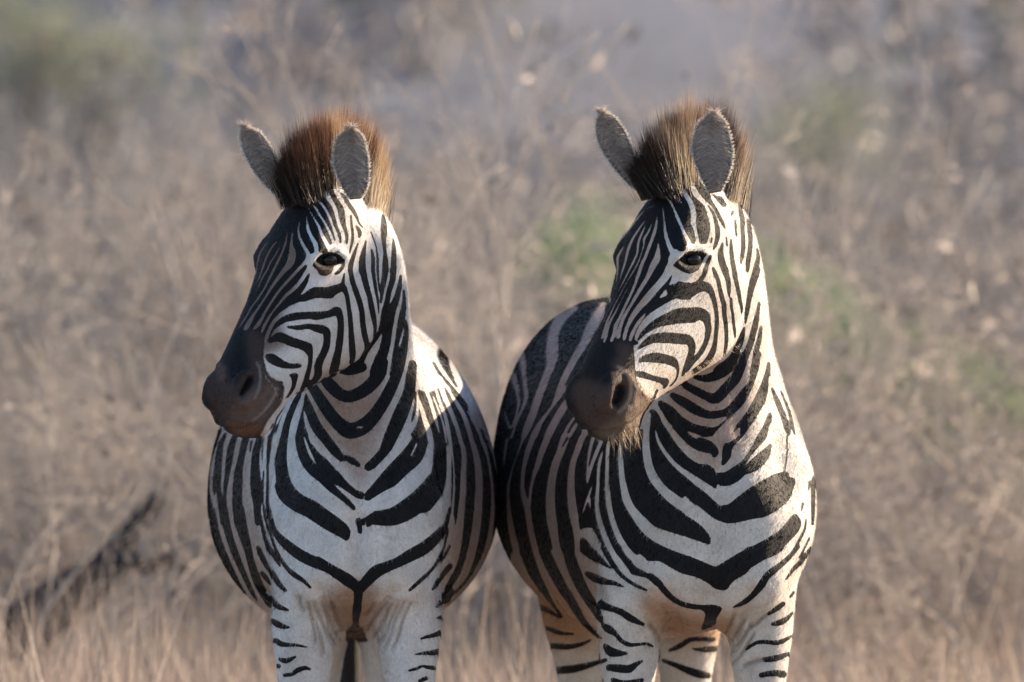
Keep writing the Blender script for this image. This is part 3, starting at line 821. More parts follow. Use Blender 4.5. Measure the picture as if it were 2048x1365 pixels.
    # skin folds between the chest and the legs
    for kd, p in parse_coat(cfg['coat']):
        if kd == 'G' and p[:, 1].min() > 1180:
            sel = np.where((D > -330) & (X > p[:, 0].min() - 20) & (X < p[:, 0].max() + 20) & (Y > p[:, 1].min() - 20) & (Y < p[:, 1].max() + 20) & (no[:, 1] < -0.1))[0]
            if not len(sel): continue
            ds = np.full(len(sel), 1e9)
            for a, b2 in zip(p[:-1], p[1:]):
                ab = b2[:2] - a[:2]; t = np.clip(((X[sel] - a[0]) * ab[0] + (Y[sel] - a[1]) * ab[1]) / (ab @ ab), 0, 1)
                ds = np.minimum(ds, np.hypot(X[sel] - a[0] - t * ab[0], Y[sel] - a[1] - t * ab[1]))
            co[sel] -= no[sel] * (np.exp(-(ds / 4.5) ** 2) * 0.007)[:, None]
    for kind, *a in cfg['face']:
        if kind == 'line': line2(a[0], a[1], a[2], near if len(a) < 4 else True)
        else: almond(*a)
    co = laplace(co, ed, 1, k=0.35)
    return co, ed, fc


CFG1 = dict(
    coat=COAT1,
    hf=HeadFrame((612, 378, 70), 46, 60, 0, 1.0),
    torso=[(12, 714, 1060, 40, 60, 60), (-10, 714, 1060, 105, 130, 120), (-60, 713, 1055, 150, 180, 170), (-130, 712, 1050, 178, 240, 195), (-250, 711, 1030, 196, 320, 225),
           (-420, 709, 1010, 236, 370, 255), (-620, 707, 1005, 278, 372, 268), (-850, 706, 1005, 291, 372, 272), (-1050, 705, 985, 280, 365, 262),
           (-1250, 703, 930, 250, 325, 250), (-1420, 701, 880, 228, 272, 210), (-1560, 700, 850, 180, 215, 170), (-1640, 700, 850, 100, 130, 110)],
    neck=[(712, 1130, -70, 708, 720, -560, 178), (714, 990, -2, 706, 650, -480, 158), (716, 885, -12, 706, 590, -400, 127), (718, 795, -30, 708, 530, -340, 111),
          (720, 705, -45, 708, 470, -290, 104), (714, 620, -20, 704, 415, -235, 98), (698, 540, 5, 692, 375, -170, 88), (670, 470, 20, 660, 372, -90, 66)],
    face=[('almond', 660, 520, 62, 44, 0.0, -3, 0.6), ('line', [(626, 514), (648, 496), (676, 498), (694, 516)], 8, 4),
          ('line', [(630, 530), (654, 546), (682, 542)], 8, 2), ('almond', 660, 521, 25, 10.5, -0.08, -14, 0.28),
          ('line', [(514, 732), (526, 758), (512, 790), (492, 808)], 8, 7),
          ('line', [(500, 756), (484, 786)], 8, -26), ('line', [(560, 798), (548, 815), (524, 838), (500, 853), (472, 861), (455, 858)], 5, -8, 1), ('line', [(564, 790), (552, 807), (528, 830), (504, 845), (476, 853), (459, 850)], 6, 3, 1)],
    relief=[([(640, 1185), (662, 1235), (684, 1285)], 16, -12), ([(788, 1185), (764, 1235), (742, 1285)], 16, -12), ([(532, 900), (517, 1000), (515, 1100), (532, 1210)], 15, -16),
            ([(893, 920), (905, 1000), (905, 1100), (888, 1200)], 15, -16), ([(598, 800), (572, 900), (562, 1000)], 24, -9), ([(838, 800), (868, 880), (880, 960)], 24, -9), ([(713, 1000), (712, 1190)], 22, -8),
            ([(640, 1130), (600, 1180)], 40, 7), ([(785, 1130), (830, 1180)], 40, 7), ([(700, 720), (690, 850)], 16, -5), ([(745, 720), (755, 850)], 16, -5)],
    legs=[foreleg(612, -1), foreleg(814, 1), hindleg(625, 632), hindleg(785, 780)],
    lumps=[((620, 1010, -190), ((95, 0, 0), (0, 170, 0), (0, 0, 130))), ((808, 1010, -190), ((95, 0, 0), (0, 170, 0), (0, 0, 130))),
           ((655, 1130, -60), ((78, 0, 0), (0, 95, 0), (0, 0, 60))), ((772, 1130, -60), ((78, 0, 0), (0, 95, 0), (0, 0, 60)))],
    sculpt=[([(713, 1040, 20), (712, 1160, 20), (710, 1270, -40)], 14, -8)],
)
CFG2 = dict(
    coat=COAT2,
    hf=HeadFrame((1334, 368, 70), 44, 61, 0, 1.03),
    torso=[(12, 1428, 1070, 40, 60, 60), (-10, 1428, 1070, 115, 140, 120), (-60, 1426, 1065, 165, 190, 175), (-130, 1421, 1050, 200, 250, 200), (-250, 1408, 1030, 222, 320, 225),
           (-420, 1372, 1010, 250, 370, 255), (-620, 1335, 1005, 280, 378, 268), (-850, 1293, 1005, 293, 385, 272), (-1050, 1265, 985, 282, 380, 262),
           (-1250, 1238, 930, 250, 335, 250), (-1420, 1220, 880, 220, 282, 210), (-1560, 1208, 850, 175, 225, 170), (-1640, 1200, 850, 100, 130, 110)],
    neck=[(1430, 1140, -70, 1395, 740, -560, 190), (1434, 1000, -2, 1405, 660, -480, 168), (1432, 895, -12, 1415, 590, -400, 133), (1430, 805, -30, 1425, 530, -340, 115),
          (1432, 715, -45, 1425, 470, -290, 107), (1428, 620, -20, 1420, 410, -235, 99), (1415, 540, 5, 1412, 365, -170, 89), (1388, 460, 20, 1380, 360, -90, 68)],
    face=[('almond', 1388, 519, 62, 44, 0.0, -3, 0.6), ('line', [(1354, 513), (1376, 495), (1404, 497), (1422, 515)], 8, 4),
          ('line', [(1358, 529), (1382, 545), (1410, 541)], 8, 2), ('almond', 1388, 520, 25, 10.5, -0.08, -14, 0.28),
          ('line', [(1257, 754), (1269, 780), (1264, 812), (1244, 830)], 8, 7),
          ('line', [(1243, 778), (1236, 808)], 8, -26), ('line', [(1304, 802), (1288, 826), (1264, 848), (1240, 860), (1210, 866), (1190, 862)], 5, -8, 1), ('line', [(1308, 794), (1292, 818), (1268, 840), (1244, 852), (1214, 858), (1194, 854)], 6, 3, 1)],
    relief=[([(1335, 1190), (1350, 1245), (1332, 1290)], 16, -12), ([(1505, 1190), (1480, 1245), (1456, 1290)], 16, -12), ([(1225, 900), (1182, 1000), (1163, 1100), (1198, 1200)], 15, -14),
            ([(1335, 850), (1308, 930), (1300, 1020)], 24, -9), ([(1545, 790), (1562, 890), (1580, 980)], 24, -10), ([(1430, 960), (1428, 1190)], 22, -8),
            ([(1350, 1140), (1310, 1190)], 40, 7), ([(1505, 1130), (1545, 1180)], 40, 7), ([(1410, 730), (1400, 860)], 16, -5), ([(1470, 700), (1480, 860)], 18, -6)],
    legs=[foreleg(1262, -1), foreleg(1517, 1), hindleg(1160, 1170, -1380), hindleg(1372, 1372, -1380)],
    lumps=[((1318, 1020, -190), ((110, 0, 0), (0, 180, 0), (0, 0, 130))), ((1530, 1010, -210), ((105, 0, 0), (0, 190, 0), (0, 0, 150))),
           ((1360, 1140, -60), ((85, 0, 0), (0, 100, 0), (0, 0, 60))), ((1495, 1130, -60), ((85, 0, 0), (0, 100, 0), (0, 0, 60)))],
    sculpt=[([(1430, 1060, 20), (1425, 1160, 20), (1420, 1250, -40)], 14, -8)],
)
# ------------------------------------------------------------------ materials
def new_mat(name):
    m = bpy.data.materials.new(name); m.use_nodes = True
    nt = m.node_tree
    for n in list(nt.nodes): nt.nodes.remove(n)
    out = nt.nodes.new("ShaderNodeOutputMaterial")
    b = nt.nodes.new("ShaderNodeBsdfPrincipled")
    nt.links.new(b.outputs[0], out.inputs[0])
    return m, nt, b, out


def noise(nt, scale, detail=3, vec=None, rough=0.5):
    n = nt.nodes.new("ShaderNodeTexNoise"); n.inputs['Scale'].default_value = scale; n.inputs['Detail'].default_value = detail
    n.inputs['Roughness'].default_value = rough
    if vec is not None: nt.links.new(vec, n.inputs['Vector'])
    return n


def coat_material():
    m, nt, b, out = new_mat("zebra_coat")
    L = nt.links
    tc = nt.nodes.new("ShaderNodeTexCoord")
    at = nt.nodes.new("ShaderNodeAttribute"); at.attribute_name = "coat"
    al = nt.nodes.new("ShaderNodeAttribute"); al.attribute_name = "light"
    ad = nt.nodes.new("ShaderNodeAttribute"); ad.attribute_name = "dark"
    n1 = noise(nt, 260, 3, tc.outputs['Object'])
    s = nt.nodes.new("ShaderNodeMath"); s.operation = 'MULTIPLY_ADD'; s.inputs[1].default_value = 0.36
    L.new(n1.outputs[0], s.inputs[0]); L.new(at.outputs['Fac'], s.inputs[2])
    mr = nt.nodes.new("ShaderNodeMapRange"); mr.interpolation_type = 'SMOOTHSTEP'
    mr.inputs['From Min'].default_value = 0.52; mr.inputs['From Max'].default_value = 0.76
    L.new(s.outputs[0], mr.inputs[0])
    # faint mottling of the hair
    n2 = noise(nt, 190, 5, tc.outputs['Object'], 0.75)
    n3 = noise(nt, 22, 3, tc.outputs['Object'])
    mu = nt.nodes.new("ShaderNodeMapRange"); mu.inputs['To Min'].default_value = 0.55; mu.inputs['To Max'].default_value = 1.40
    L.new(n2.outputs[0], mu.inputs[0])
    mu2 = nt.nodes.new("ShaderNodeMapRange"); mu2.inputs['From Min'].default_value = 0.3; mu2.inputs['From Max'].default_value = 0.7
    mu2.inputs['To Min'].default_value = 0.84; mu2.inputs['To Max'].default_value = 1.08
    L.new(n3.outputs[0], mu2.inputs[0])
    mm = nt.nodes.new("ShaderNodeMath"); mm.operation = 'MULTIPLY'; L.new(mu.outputs[0], mm.inputs[0]); L.new(mu2.outputs[0], mm.inputs[1])
    # dusty yellowish staining of the white hair
    n6 = noise(nt, 7.5, 5, tc.outputs['Object'], 0.65)
    st = nt.nodes.new("ShaderNodeMapRange"); st.inputs['From Min'].default_value = 0.48; st.inputs['From Max'].default_value = 0.72; st.inputs['To Max'].default_value = 0.55
    L.new(n6.outputs[0], st.inputs[0])
    sm = nt.nodes.new("ShaderNodeMix"); sm.data_type = 'RGBA'; sm.blend_type = 'MULTIPLY'
    L.new(st.outputs[0], sm.inputs[0]); L.new(al.outputs['Color'], sm.inputs[6]); sm.inputs[7].default_value = (0.72, 0.56, 0.42, 1)
    vm = nt.nodes.new("ShaderNodeVectorMath"); vm.operation = 'SCALE'
    L.new(sm.outputs[2], vm.inputs[0]); L.new(mm.outputs[0], vm.inputs['Scale'])
    mx = nt.nodes.new("ShaderNodeMix"); mx.data_type = 'RGBA'
    L.new(mr.outputs[0], mx.inputs[0]); L.new(vm.outputs[0], mx.inputs[6]); L.new(ad.outputs['Color'], mx.inputs[7])
    L.new(mx.outputs[2], b.inputs['Base Color'])
    b.inputs['Roughness'].default_value = 0.62
    b.inputs['Specular IOR Level'].default_value = 0.14
    b.inputs['Sheen Weight'].default_value = 0.04
    b.inputs['Sheen Roughness'].default_value = 0.4
    b.inputs['Sheen Tint'].default_value = (1, 0.9, 0.8, 1)
    mp = nt.nodes.new("ShaderNodeMapping"); mp.inputs['Scale'].default_value = (1, 1, 0.22)
    L.new(tc.outputs['Object'], mp.inputs[0])
    n4 = noise(nt, 520, 3, mp.outputs[0], 0.6)
    bp = nt.nodes.new("ShaderNodeBump"); bp.inputs['Strength'].default_value = 0.55; bp.inputs['Distance'].default_value = 0.0035
    L.new(n4.outputs[0], bp.inputs['Height']); L.new(bp.outputs[0], b.inputs['Normal'])
    return m


def hair_material(name, transl=0.35, spec=0.4):
    m, nt, b, out = new_mat(name)
    at = nt.nodes.new("ShaderNodeAttribute"); at.attribute_name = "col"
    nt.links.new(at.outputs['Color'], b.inputs['Base Color'])
    b.inputs['Roughness'].default_value = 0.5
    b.inputs['Specular IOR Level'].default_value = spec
    tr = nt.nodes.new("ShaderNodeBsdfTranslucent"); nt.links.new(at.outputs['Color'], tr.inputs[0])
    ms = nt.nodes.new("ShaderNodeMixShader"); ms.inputs[0].default_value = transl
    nt.links.new(b.outputs[0], ms.inputs[1]); nt.links.new(tr.outputs[0], ms.inputs[2])
    nt.links.new(ms.outputs[0], out.inputs[0])
    return m


def plain_material(name, col, rough=0.6, spec=0.5):
    m, nt, b, out = new_mat(name)
    tc = nt.nodes.new("ShaderNodeTexCoord")
    n = noise(nt, 40, 3, tc.outputs['Object'])
    mr = nt.nodes.new("ShaderNodeMapRange"); mr.inputs['To Min'].default_value = 0.7; mr.inputs['To Max'].default_value = 1.3
    nt.links.new(n.outputs[0], mr.inputs[0])
    vm = nt.nodes.new("ShaderNodeVectorMath"); vm.operation = 'SCALE'; vm.inputs[0].default_value = col[:3]
    nt.links.new(mr.outputs[0], vm.inputs['Scale']); nt.links.new(vm.outputs[0], b.inputs['Base Color'])
    b.inputs['Roughness'].default_value = rough; b.inputs['Specular IOR Level'].default_value = spec
    return m


M_COAT = coat_material()
M_HAIR = hair_material("zebra_hair", 0.4)
M_FUZZ = hair_material("short_hair", 0.3, 0.05)
M_EYE = plain_material("eye", (0.006, 0.004, 0.003), 0.16, 0.25)


# ------------------------------------------------------------------ hair as thin tapering blades
def hair_mesh(name, roots, dirs, lens, widths, cols, mat, parent, bend=None, segs=3, tipcol=None, rng=None, grad=1.0):
    """roots, dirs (n,3) in metres; each hair is a tapering ribbon of `segs` pieces turned a random way"""
    n = len(roots)
    side = np.cross(dirs, rng.normal(size=(n, 3))); side /= np.linalg.norm(side, axis=1)[:, None] + 1e-9
    bend = np.zeros((n, 3)) if bend is None else bend
    V = np.zeros((n, 2 * segs + 1, 3)); C = np.zeros((n, 2 * segs + 1, 3))
    tipcol = cols if tipcol is None else tipcol
    for k in range(segs + 1):
        t = k / segs
        c = roots + dirs * (lens * t)[:, None] + bend * (lens * t * t)[:, None]
        w = widths * (1 - t) ** 0.6 * 0.5
        cc = cols * (1 - t ** grad) + tipcol * t ** grad
        if k < segs:
            V[:, 2 * k] = c - side * w[:, None]; V[:, 2 * k + 1] = c + side * w[:, None]
            C[:, 2 * k] = cc; C[:, 2 * k + 1] = cc
        else:
            V[:, 2 * k] = c; C[:, 2 * k] = cc
    m = 2 * segs + 1
    base = np.arange(n)[:, None] * m
    loops = []; tot = []
    fl = []
    for k in range(segs - 1):
        fl.append(base + np.array([[2 * k, 2 * k + 1, 2 * k + 3, 2 * k + 2]]))
    tri = base + np.array([[2 * segs - 2, 2 * segs - 1, 2 * segs]])
    me = bpy.data.meshes.new(name)
    nf = n * segs
    me.vertices.add(n * m); me.vertices.foreach_set('co', V.reshape(-1).astype(np.float32))
    if segs > 1:
        quads = np.stack(fl, 1).reshape(-1)
        allv = np.concatenate([quads, tri.reshape(-1)])
        sizes = np.concatenate([np.full(n * (segs - 1), 4), np.full(n, 3)])
    else:
        allv = tri.reshape(-1); sizes = np.full(n, 3)
    me.loops.add(len(allv)); me.loops.foreach_set('vertex_index', allv.astype(np.int32))
    me.polygons.add(len(sizes))
    me.polygons.foreach_set('loop_start', np.concatenate([[0], np.cumsum(sizes)[:-1]]).astype(np.int32))
    me.update(calc_edges=True)
    set_attr(me, 'col', 'FLOAT_COLOR', np.clip(C.reshape(-1, 3), 0, 1))
    me.materials.append(mat)
    o = bpy.data.objects.new(name, me); COL.objects.link(o)
    if parent:
        o.parent = parent; o['kind'] = 'stuff'
    return o


def poly_weight(shapes, box, X, Y, sigma):
    img = blur(raster(shapes, box, 0.0), sigma)
    return bilinear(img, box, X, Y)


def ear_shell(Lp, Rp, D0, D1, cup, nu=22, nv=26):
    """ear from its two outlines (base to tip, mm grid); returns verts, faces and, per vertex, (v, w, side)"""
    L_ = lerp_table([(x, y) for x, y in Lp], 8); R_ = lerp_table([(x, y) for x, y in Rp], 8)
    idx = np.linspace(0, len(L_) - 1, nv)
    V = []; info = []
    for side in (0, 1):
        for a in range(nv):
            i = idx[a]; i0 = int(min(i, len(L_) - 2)); f = i - i0
            l = L_[i0] * (1 - f) + L_[i0 + 1] * f; r = R_[i0] * (1 - f) + R_[i0 + 1] * f
            v = a / (nv - 1)
            wd = np.linalg.norm(r - l)
            for b in range(nu):
                w = -1 + 2 * b / (nu - 1)
                ws = math.sin(w * math.pi / 2)
                p = (l + r) / 2 + (r - l) / 2 * ws
                edge = 1 - ws * ws
                dp = D0 + (D1 - D0) * v - cup * wd * edge ** 0.75 * (1 - 0.3 * v)
                if side: dp -= 1.5 + 11 * edge * (1 - 0.5 * v)
                V.append(P(p[0], p[1], dp)); info.append((v, w, side))
    Fc = []
    N = nu * nv
    for a in range(nv - 1):
        for b in range(nu - 1):
            q = a * nu + b
            Fc.append((q, q + 1, q + nu + 1, q + nu))
            Fc.append((N + q + nu, N + q + nu + 1, N + q + 1, N + q))
        for b, fl in ((0, 0), (nu - 1, 1)):
            q = a * nu + b
            Fc.append((q, q + nu, N + q + nu, N + q) if not fl else (q + nu, q, N + q, N + q + nu))
    for b in range(nu - 1):
        q = (nv - 1) * nu + b
        Fc.append((q, q + 1, N + q + 1, N + q))
        Fc.append((b + 1, b, N + b, N + b + 1))
    return np.array(V), Fc, np.array(info)


def make_zebra(name, label, cfg, coat_txt, box, tints, seed):
    rng = np.random.default_rng(seed)
    co, ed, fc = build_body(cfg)
    no = normals_of(co, fc)
    X, Y, D = unP(co)
    hf = cfg['hf']
    s, u, l = hf.inv(X, Y, D)
    # what the front of the animal shows keeps the drawn pattern, the far side gets its continuation
    bvh = BVHTree.FromPolygons([tuple(c) for c in co], [tuple(int(i) for i in f) for f in fc])
    camp = Vector((0, -FOC, CZ))
    cd = np.array(camp)[None, :] - co; cd /= np.linalg.norm(cd, axis=1)[:, None]
    facing = (no * cd).sum(1)
    vis = np.zeros(len(co))
    cand = np.where(facing > -0.05)[0]
    for i in cand:
        o = Vector(co[i] + no[i] * 0.004)
        if bvh.ray_cast(o, Vector(cd[i]))[0] is None: vis[i] = 1
    shapes = parse_coat(coat_txt)
    txt_body, txt_muz = coat_txt.split('\nM\n')
    img_b = blur(raster(parse_coat(txt_body), box), 1.5)
    mz = raster(parse_coat(txt_muz), box)
    img = np.maximum(img_b, np.where(blur(mz, 7) > 0.97, 1, blur(mz, 6.5)))
    inner_w = blur(mz, 1.5)
    img = np.where(blur(mz, 9) > 0.75, np.minimum(img, inner_w + 0.25), img)
    headm = (s > 0) & (np.abs(l) < 120) & (u > -310) & (s < 560) & (no @ np.array([hf.l[0], -hf.l[2], 0]) * np.sign(l) > -0.5)
    q = hf.o[None, :] + hf.k * (s[:, None] * hf.f + u[:, None] * hf.u + np.abs(l)[:, None] * hf.l)
    mir = bilinear(img, box, q[:, 0], q[:, 1])
    front = np.where((s > 0) & (np.abs(l) < 130) & (u > -310) & (D > -20), bilinear(img, box, X, Y), bilinear(img_b, box, X, Y))
    wob = 12 * np.sin(X / 90 + Y / 130) + 8 * np.sin(Y / 37 + 1)
    rings = 0.5 + 0.5 * np.sin((D + wob + (Y - 900) * 0.25) / 88 * 2 * math.pi)
    legr = 0.5 + 0.5 * np.sin(Y / 52 * 2 * math.pi + np.sin(X / 20)) - np.clip((Y - 1650) / 400, 0, 0.4)
    back = np.where(Y > 1260, legr, rings)
    back = np.where(headm, mir, back)
    vw = laplace(vis[:, None], ed, 3)[:, 0]
    low = np.clip((Y - 1368) / 12, 0, 1)              # below what the pattern covers: leg rings
    vw = vw * (1 - low)
    coat = front * vw + back * (1 - vw)
    hoof = Y > 1925
    # base hair tones, with neck and barrel shade and belly bounce light painted in
    light = np.tile(np.array(cfg['white']), (len(co), 1)); dark = np.tile(np.array([0.008, 0.008, 0.010]), (len(co), 1))
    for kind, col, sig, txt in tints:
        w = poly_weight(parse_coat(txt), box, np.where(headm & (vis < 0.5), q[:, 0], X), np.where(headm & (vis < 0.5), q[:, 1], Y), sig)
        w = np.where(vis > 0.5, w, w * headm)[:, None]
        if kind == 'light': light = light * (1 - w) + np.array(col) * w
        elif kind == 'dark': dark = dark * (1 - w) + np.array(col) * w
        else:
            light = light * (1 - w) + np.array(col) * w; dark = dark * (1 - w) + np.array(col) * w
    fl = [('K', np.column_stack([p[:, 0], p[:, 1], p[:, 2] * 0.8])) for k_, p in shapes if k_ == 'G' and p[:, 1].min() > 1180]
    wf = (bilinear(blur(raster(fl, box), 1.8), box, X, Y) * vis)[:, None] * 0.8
    light = light * (1 - wf) + np.array([0.20, 0.135, 0.10]) * wf  # crease shade painted along the skin folds
    dark[hoof] = (0.05, 0.045, 0.04); coat[hoof] = 1
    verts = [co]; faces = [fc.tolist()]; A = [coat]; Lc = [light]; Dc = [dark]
    off = len(co)
    ear_in = []
    for e in cfg['ears']:
        V, Fc, info = ear_shell(*e)
        v, w, sd = info.T
        verts.append(V); faces.append([tuple(i + off for i in f) for f in Fc]); off += len(V)
        rim = np.clip((np.abs(w) - 0.72) / 0.2, 0, 1)
        inner = np.array([0.42, 0.36, 0.33])[None, :] * (1 - rim[:, None]) + np.array([0.62, 0.58, 0.54])[None, :] * rim[:, None]
        band = np.exp(-((np.abs(w) - 0.66) / 0.14) ** 2)[:, None]
        inner = inner * (1 - 0.45 * band) * np.clip(0.5 + v[:, None] * 0.7, 0, 1.1)
        outer = np.tile([0.6, 0.57, 0.53], (len(v), 1))
        Lc.append(np.where(sd[:, None] > 0.5, outer, inner)); Dc.append(np.tile([0.012, 0.011, 0.012], (len(v), 1)))
        A.append(np.where(sd > 0.5, ((v > 0.35) & (v < 0.6)) * 1.0, 0.0))
        ear_in.append((V, info))
    me = bpy.data.meshes.new(name)
    allf = [tuple(f) for fl in faces for f in fl]
    me.from_pydata(np.vstack(verts).tolist(), [], allf)
    me.shade_smooth(); me.materials.append(M_COAT)
    set_attr(me, 'coat', 'FLOAT', np.concatenate(A))
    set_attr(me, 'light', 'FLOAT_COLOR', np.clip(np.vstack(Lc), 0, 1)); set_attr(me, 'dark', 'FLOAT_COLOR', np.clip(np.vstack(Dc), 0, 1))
    body = bpy.data.objects.new(name, me); COL.objects.link(body)
    tag(body, label, 'zebra', 'two plains zebras standing side by side')

    # eyes
    hitv = []
    for (ex, ey) in [cfg['eye']]:
        d = np.array(P(ex, ey, 0)) - np.array(camp); d /= np.linalg.norm(d)
        h = bvh.ray_cast(camp, Vector(d))
        ps, pu, pl = [float(t[0]) for t in hf.inv(*[np.array([t]) for t in np.array(unP(np.array([h[0]])))[:, 0]])]
        for sd in (1, -1):
            c = hf.px(ps, pu, (pl - 9) * sd)
            mb = MB(); r = 22 * hf.k
            mb.ellipsoid(c, ((r, 0, 0), (0, r, 0), (0, 0, r)), 16)
            eo = mesh_obj('eye', mb.v, mb.f, M_EYE, body)
    # short hair of the coat
    tri_c = co[fc].mean(1); tn = no[fc].mean(1); tn /= np.linalg.norm(tn, axis=1)[:, None] + 1e-9
    d1 = co[fc[:, 2]] - co[fc[:, 0]]; d2 = co[fc[:, 3]] - co[fc[:, 1]]
    area = 0.5 * np.linalg.norm(np.cross(d1, d2), axis=1)
    Yf = Y[fc].mean(1); ff = facing[fc].mean(1)
    ok = (Yf < 1420) & (ff > -0.45)
    pr = area * ok; pr /= pr.sum()
    n = 130000
    pick = rng.choice(len(fc), n, p=pr)
    ab = rng.random((n, 2, 1))
    a4 = co[fc[pick]]
    root = (a4[:, 0] * (1 - ab[:, 0]) + a4[:, 1] * ab[:, 0]) * (1 - ab[:, 1]) + (a4[:, 3] * (1 - ab[:, 0]) + a4[:, 2] * ab[:, 0]) * ab[:, 1]
    nn = tn[pick]
    flow = np.tile(np.array([0.0, 0.35, -1.0]), (n, 1)) + rng.normal(size=(n, 3)) * 0.16
    flow -= nn * (flow * nn).sum(1)[:, None]; flow /= np.linalg.norm(flow, axis=1)[:, None] + 1e-9
    dirs = flow + nn * rng.uniform(0.18, 0.5, n)[:, None]; dirs /= np.linalg.norm(dirs, axis=1)[:, None]
    cv = coat[fc[pick]].mean(1) + rng.normal(size=n) * 0.05
    k = np.clip((cv - 0.40) / 0.2, 0, 1)[:, None]
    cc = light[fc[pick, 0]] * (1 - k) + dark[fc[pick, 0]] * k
    cc = cc * rng.uniform(0.75, 1.2, n)[:, None]
    muz = headm[fc[pick, 0]]
    ln = np.where(muz, rng.uniform(0.003, 0.006, n), rng.uniform(0.005, 0.010, n))
    hair_mesh('short_coat_hair', root, dirs, ln, np.full(n, 0.0009), cc, M_FUZZ, body, segs=1, rng=rng)
    # mane
    T = lerp_table(cfg['mane'], 10)
    n = 24000
    t = rng.random(n) * (len(T) - 1.001); i = t.astype(int); f = (t - i)[:, None]
    row = T[i] * (1 - f) + T[i + 1] * f
    lat = rng.normal(size=n)
    R_ = row[:, 0:3].copy(); E = row[:, 3:6].copy()
    R_[:, 0] += lat * 13; R_[:, 1] += np.abs(lat) * 4 + rng.random(n) * 10; R_[:, 2] += rng.normal(size=n) * 12
    E[:, 0] += lat * 13 + rng.normal(size=n) * 9; E[:, 1] += rng.normal(size=n) * 8 + 5; E[:, 2] += rng.normal(size=n) * 18
    # hairs hang together in tufts
    nc = 420
    ct = rng.random(nc) * (len(T) - 1.001); cl = rng.normal(size=nc)
    tuft = np.argmin((t[:, None] - ct[None, :]) ** 2 * 0.5 + (lat[:, None] - cl[None, :]) ** 2 * 1.2, axis=1)
    coff = rng.normal(size=(nc, 3)) * np.array([9, 11, 9])
    ci = ct.astype(int); cf = (ct - ci)[:, None]
    ctip = (T[ci] * (1 - cf) + T[ci + 1] * cf)[:, 3:6] + coff; ctip[:, 0] += cl * 14
    E = E * 0.42 + ctip[tuft] * 0.58
    ln_f = 0.985 * rng.uniform(0.5, 1.0, n) ** 0.6 * (1 + 0.05 * rng.normal(size=nc))[tuft]
    Rw = np.array([P(*r) for r in R_]); Ew = np.array([P(*e) for e in E])
    dv = (Ew - Rw) * ln_f[:, None]; L_ = np.linalg.norm(dv, axis=1); dv /= L_[:, None]
    tt = t / (len(T) - 1)
    wht = np.zeros(n)
    for a_, b_, st in cfg['mane_white']:
        wht = np.maximum(wht, st * np.clip(1.5 - np.abs(tt + lat * 0.012 - a_) / b_, 0, 1))
    wht = (wht > 0.75 * rng.random(nc)[tuft] + 0.25 * rng.random(n))[:, None]
    rc = np.where(wht, np.array([[0.55, 0.47, 0.36]]), np.array([[0.022, 0.016, 0.014]])) * rng.uniform(0.7, 1.2, n)[:, None]
    tipc = np.where(wht, np.array([cfg['mane_tip_w']]), np.array([cfg['mane_tip']])) * rng.uniform(0.6, 1.3, n)[:, None] * np.clip(0.15 + 3.0 * (tt + lat * 0.03), 0.2, 1)[:, None]
    hair_mesh('mane', Rw, dv, L_, rng.uniform(0.0006, 0.0012, n), rc, M_HAIR, body, segs=4, tipcol=tipc, grad=2.3,
              bend=rng.normal(size=(n, 3)) * 0.05, rng=rng)
    # hair in and around the ears
    roots = []; dd = []; cols = []; lens = []
    for (V, info) in ear_in:
        v, w, sd = info.T
        half = len(V) // 2
        m_ = 4200
        k_ = rng.integers(0, half, m_)
        redge = np.where(np.abs(w[:half]) > 0.86)[0]
        k_[:1700] = rng.choice(redge, 1700)
        keep = (v[k_] > 0.02)
        k_ = k_[keep]; m_ = len(k_)
        p = V[k_] + rng.normal(size=(m_, 3)) * 0.0015
        rimk = np.abs(w[k_]) > 0.86
        axis_up = V[half - 11] - V[11]; axis_up /= np.linalg.norm(axis_up)
        inward = np.zeros((m_, 3)); inward[:, 0] = -np.sign(w[k_]) * np.where(rimk, -0.9, 0.8)
        d = inward + axis_up * rng.uniform(0.2, 0.9, m_)[:, None] + np.array([0, -1, 0]) * np.where(rimk, 0.15, 0.55)[:, None] + rng.normal(size=(m_, 3)) * 0.2
        d /= np.linalg.norm(d, axis=1)[:, None]
        roots.append(p); dd.append(d)
        cols.append(np.where(rimk[:, None], [[0.85, 0.80, 0.74]], [[0.62, 0.54, 0.49]]) * rng.uniform(0.3, 1.2, m_)[:, None])
        lens.append(np.where(rimk, rng.uniform(0.002, 0.006, m_), rng.uniform(0.012, 0.026, m_)))
    roots = np.vstack(roots); dd = np.vstack(dd); cols = np.vstack(cols); lens = np.concatenate(lens)
    hair_mesh('ear_hair', roots, dd, lens, np.full(len(roots), 0.0008), cols, M_HAIR, body, segs=2, rng=rng, bend=rng.normal(size=roots.shape) * 0.15)
    # whiskers and lashes: (x, y, spread, count, direction (x,y), length mm, colour)
    roots = []; dd = []; cols = []; lens = []
    for (x0, y0, x1, y1, cnt, dx, dy, lm, col) in cfg['whiskers']:
        for _ in range(cnt):
            t_ = rng.random()
            px_, py_ = x0 + (x1 - x0) * t_ + rng.normal() * 1.5, y0 + (y1 - y0) * t_ + rng.normal() * 1.5
            d = np.array(P(px_, py_, 0)) - np.array(camp); d /= np.linalg.norm(d)
            h = bvh.ray_cast(camp, Vector(d))
            if h[0] is None or h[0].y > 0.15: continue
            roots.append(np.array(h[0])); v = np.array([dx, -0.25, -dy]) + rng.normal(size=3) * 0.22; dd.append(v / np.linalg.norm(v))
            cols.append(np.array(col) * rng.uniform(0.7, 1.2)); lens.append(lm / 1000 * rng.uniform(0.4, 1.1))
    if roots:
        hair_mesh('whisker_hair', np.array(roots), np.array(dd), np.array(lens), np.full(len(roots), 0.0011), np.array(cols), M_HAIR, body, segs=3,
                  bend=rng.normal(size=(len(roots), 3)) * 0.12, rng=rng)
